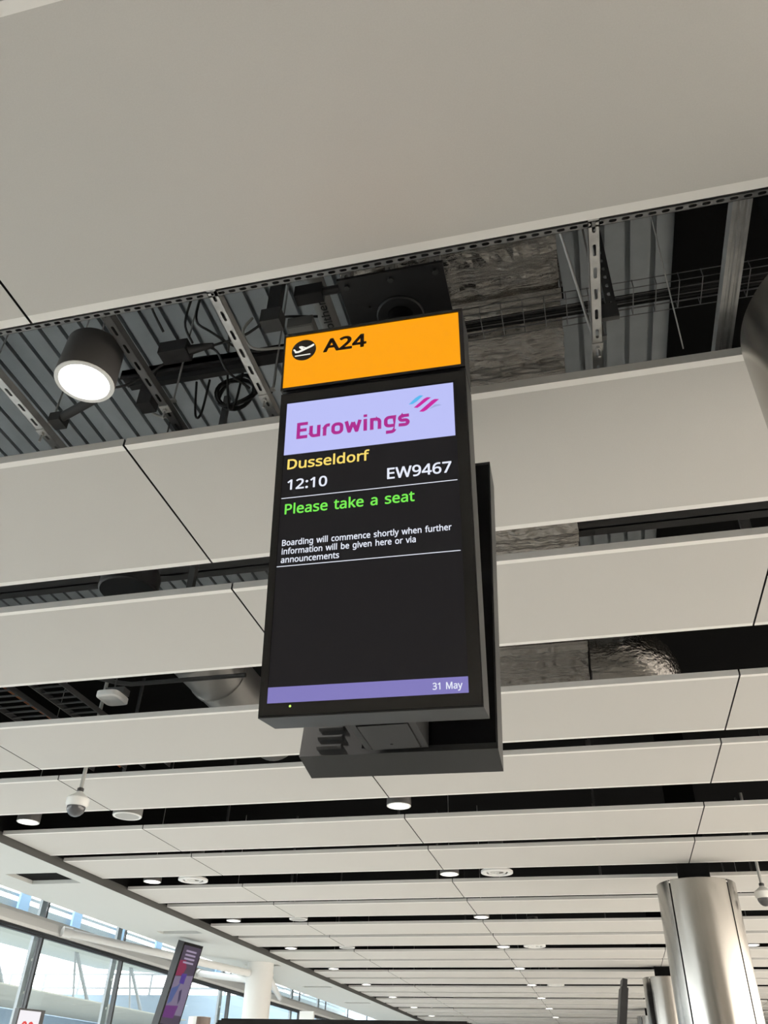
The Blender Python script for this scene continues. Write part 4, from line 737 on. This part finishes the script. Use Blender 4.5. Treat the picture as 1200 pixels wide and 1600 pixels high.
cablething('cable_tangle', [smooth([(-2.1, 2.3, Z(2.70)), (-1.9, 2.36, Z(2.72)), (-1.6, 2.33, Z(2.86)), (-1.44, 2.3, Z(2.80)), (-1.38, 2.36, Z(2.70)), (-1.33, 2.5, Z(2.72))]),
                           smooth([(-1.44, 2.29, Z(2.815)), (-1.3, 2.3, Z(2.86)), (-1.15, 2.28, Z(2.92)), (-.95, 2.32, Z(2.93))]),
                           smooth([(-1.5, 2.2, Z(3.2)), (-1.52, 2.22, Z(2.95)), (-1.45, 2.25, Z(2.87)), (-1.3, 2.4, Z(2.86)), (-1.0, 2.4, Z(2.87))]),
                           smooth([(-2.0, 2.45, Z(2.915)), (-1.6, 2.44, Z(2.925)), (-1.3, 2.45, Z(2.912)), (-.95, 2.44, Z(2.93))]),
                           smooth([(-1.95, 2.48, Z(2.94)), (-1.65, 2.47, Z(2.915)), (-1.2, 2.48, Z(2.94)), (-.9, 2.47, Z(2.92))]),
                           smooth([(-1.55, 2.2, Z(3.15)), (-1.60, 2.26, Z(2.98)), (-1.56, 2.3, Z(2.87))]),
                           smooth([(-1.50, 2.2, Z(3.15)), (-1.42, 2.24, Z(3.02)), (-1.38, 2.3, Z(2.90)), (-1.40, 2.36, Z(2.84))]),
                           smooth([(-1.30, 2.48, Z(2.84)), (-1.27, 2.52, Z(2.66)), (-1.22, 2.52, Z(2.70)), (-1.2, 2.48, Z(2.86))]),
                           smooth([(-1.75, 2.1, Z(3.1)), (-1.70, 2.12, Z(2.95)), (-1.66, 2.2, Z(2.86))]),
                           smooth([(-1.62, 2.5, Z(2.82)), (-1.60, 2.52, Z(2.62)), (-1.57, 2.52, Z(2.62)), (-1.55, 2.5, Z(2.82))]),
                           smooth([(-1.46, 2.5, Z(2.84)), (-1.43, 2.52, Z(2.63)), (-1.40, 2.52, Z(2.66)), (-1.38, 2.5, Z(2.84))])], .006, M['cable'], 'tangle of black power cables right of the big downlight')
cablething('cable_loops', [smooth([(-1.85, 2.48, Z(2.84)), (-1.86, 2.46, Z(2.72)), (-1.80, 2.47, Z(2.62)), (-1.72, 2.5, Z(2.60))]),
                          smooth([(-1.26, 2.28, Z(2.95)), (-1.29, 2.27, Z(2.85)), (-1.24, 2.3, Z(2.76)), (-1.12, 2.36, Z(2.80)), (-.98, 2.4, Z(2.80))])], .0065, M['greycable'], 'loose grey cable loops left of the gate sign')
t = thing('clamp_arm', 'black angled support arm below the big downlight', 'bracket', (-2.0, 2.2, Z(2.55)))
MB().tube([(-2.22, 2.36, Z(2.56)), (-1.93, 2.28, Z(2.60))], .022, 12).build('arm', M['beam'], t, True)
MB().box((-2.25, 2.33, Z(2.53)), (-2.19, 2.40, Z(2.58))).build('foot', M['beam'], t)
t = thing('wall_plug', 'black hanging transformer block just under the big downlight', 'electrical box', (-1.78, 2.4, Z(2.6)))
MB().box((-1.82, 2.36, Z(2.58)), (-1.75, 2.43, Z(2.72))).build('case', M['boxdark'], t)
MB().tube([(-1.785, 2.395, Z(2.72)), (-1.79, 2.4, Z(2.86))], .006, 8).build('lead', M['cable'], t, True)
t = thing('insulated_pipe', 'grey insulated pipe with printed lettering above the sign header', 'pipe', (-1.22, 2.7, Z(3.9)))
MB().tube([(-1.22, -.5, Z(3.95)), (-1.22, 7.0, Z(3.95))], .06, 20).build('insulation', mat('insulation_foil', (.26, .255, .24), .45, .4), t, True)
text('printed_lettering', 'ooltherm', (V3((-1.22, 0, Z(3.8885))), -EY, -EX, -EZ), -3.24, -.035, .34, .05, mat('print_black', (.02, .02, .02), .6), t, 0.0)
# beams and other void steelwork
tag(MB().box((XL + .2, 5.22, Z(3.62)), (XR, 5.42, Z(3.635))).box((XL + .2, 5.31, Z(3.62)), (XR, 5.33, Z(4.18))).box((XL + .2, 5.22, Z(4.165)), (XR, 5.42, Z(4.18))).build('steel_beam', M['beam']), 'dark steel beam crossing the void behind the first panel row', 'beam')
t = thing('drum_housing', 'dark rounded drum above the second gap left of the gate sign', 'ceiling fitting', (-2.74, 4.0, Z(2.62)))
MB().lathe([(0, 0), (.18, 0), (.19, .01), (.19, .12), (.17, .17), (.12, .21), (0, .23)], (-2.74, 4.0, Z(2.62)), 32).build('drum', M['boxdark'], t, True)
MB().tube([(-2.74, 4.0, Z(2.84)), (-2.74, 4.0, DZ)], .006, 6).build('drop_rod', M['galvdark'], t)
for x, y, lab in ((-5.05, 3.75, 'dark vertical post in the second gap at far left'), (-2.25, 3.9, 'thin dark hanger in the second gap left of the gate sign'),
                  (1.72, 3.9, 'dark hanger post in the second gap at right'), (2.25, 3.75, 'dark drop post in the second gap near the right edge')):
    tag(MB().box((x - .02, y, Z(2.5)), (x + .02, y + .04, DZ)).build('drop_hanger', M['galvdark']), lab, 'hanger')
def frame_post(x, y, z0, lab):
    t = thing('strut_frame', lab, 'strut', (x, y, Z(z0)), 'strut frames in the dark gap')
    MB().slotted(1.4, .041, .05, .022, .014, .041, (V3((x, y, Z(z0))), EZ, EX, EY)).build('upright', M['galv'], t)
    MB().tube([(x + .05, y, Z(z0) + .9), (x + .22, y, Z(z0))], .018, 4).build('diagonal', M['galv'], t)
frame_post(2.25, 6.0, 2.65, 'slotted steel upright with a diagonal in the third gap at right')
frame_post(2.0, 4.0, 2.75, 'slotted steel upright with a diagonal in the second gap at right edge')
tag(MB().box((1.5, 5.9, Z(2.7)), (1.58, 5.94, DZ)).build('drop_hanger', M['galv']), 'pale steel drop post in the third gap right of the flexible duct', 'hanger')
tag(MB().box((1.585, 5.90, Z(3.0)), (2.7, 5.94, Z(3.05))).build('cross_bar', M['galvdark']), 'dark steel cross bar between the posts of the third gap', 'bar')
# long services glimpsed in the further gaps
for k, (y, lab) in enumerate(((8.37, 'fourth'), (11.41, 'sixth'), (14.44, 'eighth'), (17.48, 'tenth'))):
    t = thing('service_pipe', 'dim grey service pipe along the gap before the %s light row line' % ORD[k + 3], 'pipe', (0, y, Z(2.62)), 'service pipes in the far gaps')
    MB().tube([(-6.4, y, Z(2.62)), (8.8, y, Z(2.62))], .03, 10).build('pipe', M['galvdark'], t, True)
    for x in (-5.2, -2.6, 0.1, 2.4, 4.4): MB().box((x - .015, y - .015, Z(2.65)), (x + .015, y + .015, DZ)).build('hanger', M['galvdark'], t)

# ---------------------------------------------------------------- other displays in the hall
def far_display(name, lab, O, yaw, tilt, hgt, ad, cat):
    u, v, n = axes(yaw, tilt); t = thing(name, lab, cat, (O.x, O.y, 0)); fr = (O, u, v, n)
    MB().box((0, -hgt, -.14), (.62, 0, -.004), fr).build('housing', M['plate'], t)
    MB().box((.01, -hgt + .01, -.004), (.61, -.01, .002), fr).build('bezel', M['signblack'], t)
    s = MB().box((.04, -hgt + .05, .0), (.58, -.05, .003), fr).build('screen', emat('ad_violet' if ad else 'display_off', (.055, .042, .07) if ad else (.01, .01, .01)), t)
    if ad:
        def blob(nm, pts, c, o=.004):
            q = MB(); q.quad([fr[0] + fr[1] * a + fr[2] * d + fr[3] * o for a, d in pts]); q.build(nm, emat('ad_colour', c), s)
        blob('ad_artwork', [(.04, -.30), (.22, -.28), (.30, -.40), (.24, -.53), (.04, -.55)], (.20, .015, .06))
        blob('ad_artwork', [(.04, -.56), (.58, -.50), (.58, -1.15), (.04, -1.15)], (.17, .14, .22), .0045)
        blob('ad_artwork', [(.22, -.50), (.38, -.49), (.36, -.66), (.22, -.65)], (.06, .03, .22), .005)
        blob('ad_artwork', [(.05, -.75), (.2, -.70), (.28, -.62), (.16, -.95), (.06, -1.0)], (.06, .09, .24), .005)
        blob('ad_artwork', [(.04, -1.02), (.40, -1.0), (.36, -1.2), (.04, -1.2)], (.11, .02, .15), .0055)
        blob('ad_artwork', [(.30, -.78), (.36, -.74), (.40, -.90), (.36, -.99)], (.04, .03, .08), .006)
        for k in range(4): blob('ad_lettering', [(.14 + .0 * k, -.12 - .062 * k), (.46, -.12 - .062 * k), (.46, -.15 - .062 * k), (.14, -.15 - .062 * k)], (.33, .27, .38), .006)
    c = O + u * .31 - v * hgt - n * .07
    MB().tube([(c.x, c.y, 0), (c.x, c.y, c.z + .06)], .06, 16).build('stand_post', M['plate'], t, True)
    MB().lathe([(0, .02), (.3, .02), (.32, 0)], (c.x, c.y, 0), 28).build('stand_base', M['plate'], t, True)
    return t, fr
far_display('advert_display', 'tilted black display with a violet advert at lower left', V3((-7.45, 15.21, Z(2.25))), 1.398, .222, 1.35, True, 'display')
t, fr = far_display('tilted_display', 'thin black display seen edge-on left of the steel columns', V3((.40, 19.6, Z(1.98))), 1.66, .20, 1.2, False, 'display')
MB().box((.06, -.02, -.12), (.56, .16, -.02), fr).build('header_box', M['plate'], t)
t = thing('monitor', 'top edge of a wide black monitor at the bottom centre', 'monitor', (-1.16, 4.0, 0))
MB().box((-1.72, 4.0, Z(-.42)), (-.60, 4.05, Z(.279))).box((-1.745, 4.003, Z(-.40)), (-.575, 4.048, Z(.262))).box((-1.738, 4.001, Z(-.40)), (-.582, 4.049, Z(.273))).build('case', M['signblack'], t)
MB().box((-1.70, 3.998, Z(-.38)), (-.62, 4.0, Z(.23))).build('screen', M['screen'], t)
MB().tube([(-1.16, 4.03, 0), (-1.16, 4.03, Z(-.3))], .04, 16).build('stand_post', M['signbody'], t, True)
MB().lathe([(0, .02), (.28, .02), (.3, 0)], (-1.16, 4.03, 0), 28).build('stand_base', M['signbody'], t, True)
t = thing('light_box_sign', 'small white light box sign with red lettering at bottom left', 'sign', (-7.0, 10.3, 0))
ux, uy = V3((.35, .94, 0)).normalized(), V3((.94, -.35, 0)).normalized(); O = V3((-7.0, 10.14, Z(.74)))
fr = (O, ux, EZ, uy)
MB().box((-.02, -.9, -.08), (.36, .05, 0), fr).build('case', M['signbody'], t)
fc = MB().box((.0, -.88, 0), (.30, .03, .004), fr).build('lit_face', emat('sign_white', (.85, .83, .88)), t)
q = MB()
for cx_, cy_ in ((.10, -.13), (.19, -.13), (.10, -.24), (.19, -.24)): stroke(q, arc(cx_, cy_, .03, .04, 0, 315, 8), .024, fr, .006)
q.build('red_lettering', emat('sign_red', (.75, .03, .03)), fc)
MB().tube([O + ux * .17 - EZ * .9 - uy * .04, V3((O.x + ux.x * .17, O.y + ux.y * .17 - .03, 0))], .04, 12).build('stand_post', M['signbody'], t, True)
MB().lathe([(0, .02), (.22, .02), (.24, 0)], (O.x + ux.x * .17, O.y + ux.y * .17, 0), 24).build('stand_base', M['signbody'], t, True)
t = thing('kiosk_column', 'small round kiosk with brown front and white sides at bottom', 'kiosk', (-6.39, 14.0, 0))
MB().lathe([(.175, 0), (.175, Z(.99)), (0, Z(.99))], (-6.39, 14.0, 0), 32).build('shell', M['colwhite'], t, True)
MB().lathe([(.18, 0), (.18, Z(.985))], (-6.39, 14.0, 0), 12, a0=math.radians(-80), a1=math.radians(10)).build('brown_front', mat('brown_laminate', (.16, .12, .10), .4), t, True)
t = thing('hanging_sign', 'tiny blank white box sign near the far windows', 'sign', (-7.9, 24.0, 0))
MB().box((-8.10, 24.0, Z(1.45)), (-7.71, 24.1, Z(1.86))).build('box', M['plastic'], t)
MB().tube([(-7.9, 24.05, 0), (-7.9, 24.05, Z(1.46))], .04, 12).build('stand_post', M['signbody'], t, True)

# ---------------------------------------------------------------- outside the left glazing
struct('floor.001', MB().box((-90, -30, -5.2), (XL - 1.2, 120, -5.0)), M['ground'])
for k in range(8):
    y = 12.1 + 3.0 * k; pos = ['nearest', 'second', 'third', 'fourth', 'fifth', 'sixth', 'seventh', 'farthest'][k]
    t = thing('facade_fin', 'grey steel facade post with white bolts, %s one outside the left windows' % pos, 'post', (-10.5, y, -5), 'grey facade posts')
    MB().box((-10.52, y - .09, -5), (-10.46, y + .09, Z(3.6))).build('post', M['fin'], t)
    b = MB()
    for z in (1.02, 1.42, 1.95): b.tube([(-10.46, y + .02, Z(z)), (-10.45, y + .02, Z(z))], .024, 12)
    b.build('bolt_cover', M['plastic'], t)
for k in range(9):
    y = 13.6 + 2.0 * k
    t = thing('louvre_bracket', 'pale blue panel outside the high windows, %s from the left' % ORD[k + 1], 'panel', (-11.3, y, Z(2.75)), 'pale blue panels outside the high windows')
    MB().box((-11.33, y - .17, Z(2.70)), (-11.28, y + .17, Z(3.35))).build('panel', M['bluepanel'], t)
    MB().box((-11.42, y - .02, Z(3.36)), (-11.33, y + .02, Z(3.40))).build('bracket_arm', M['louvre'], t)
t = thing('louvre_screen', 'pale horizontal louvre screen outside the high windows', 'louvre', (-11.4, 20, Z(2.8)))
for y in [12.1 + 3 * k for k in range(8)]: MB().box((-11.42, y - .03, Z(3.5)), (-10.52, y + .03, Z(3.56))).build('outrigger', M['louvre'], t)
for z, h in ((2.80, .05), (2.93, .12), (3.14, .05), (3.27, .05), (3.44, .05)): MB().box((-11.46, 8, Z(z)), (-11.42, 40, Z(z) + h)).build('blade', M['louvre'], t)
t = thing('pier_canopy', 'wide grey green canopy roof of the neighbouring pier', 'canopy', (-23, 30, Z(4.9)))
b = MB(); prof = [(-20, 5.3), (-20.3, 5.05), (-22.5, 4.95), (-26, 5.17), (-26, 5.35), (-22, 5.6)]
for k in range(6):
    p, q = prof[k], prof[(k + 1) % 6]; b.quad([(p[0], 12, Z(p[1])), (p[0], 43.4, Z(p[1])), (q[0], 43.4, Z(q[1])), (q[0], 12, Z(q[1]))])
b.build('roof_slab', M['canopy'], t, True)
for y in (30, 36.3, 41.4):
    MB().tube([(-23.0, y, Z(4.98)), (-22.6, y, Z(3.14))], .05, 10).build('prop', M['fin'], t, True)
    MB().tube([(-23.0, y + .1, Z(4.98)), (-22.7, y + 1.4, Z(3.14))], .08, 10).build('prop', M['fin'], t, True)
t = thing('lower_canopy', 'lower sloping beige canopy outside the left windows', 'canopy', (-24, 40, Z(2.6)))
b = MB(); prof = [(-20.5, 2.95), (-20.55, 2.91), (-22.5, 2.72), (-25, 2.74), (-25, 3.1)]
for k in range(5):
    p, q = prof[k], prof[(k + 1) % 5]; b.quad([(p[0], 12, Z(p[1])), (p[0], 43.4, Z(p[1])), (q[0], 43.4, Z(q[1])), (q[0], 12, Z(q[1]))])
b.build('roof_slab', mat('beige_canopy', (.42, .41, .35), .6), t, True)
MB().box((-25.2, 12, -5), (-24.9, 43.4, Z(2.7))).build('glazed_front', M['bluewall'], t)
t = thing('link_building', 'blue grey clad link building with a railing outside', 'building', (-20, 44, -5))
MB().box((-40, 44, -5), (-12.5, 50, Z(4.06))).build('wall', M['bluewall'], t)
for z in (4.32, 4.95): MB().box((-40, 44.1, Z(z)), (-12.5, 44.2, Z(z) + .09)).build('rail', M['fin'], t)
for k in range(14): MB().box((-40 + 2.1 * k, 44.11, Z(4.06)), (-39.91 + 2.1 * k, 44.19, Z(4.98))).build('rail_post', M['fin'], t)
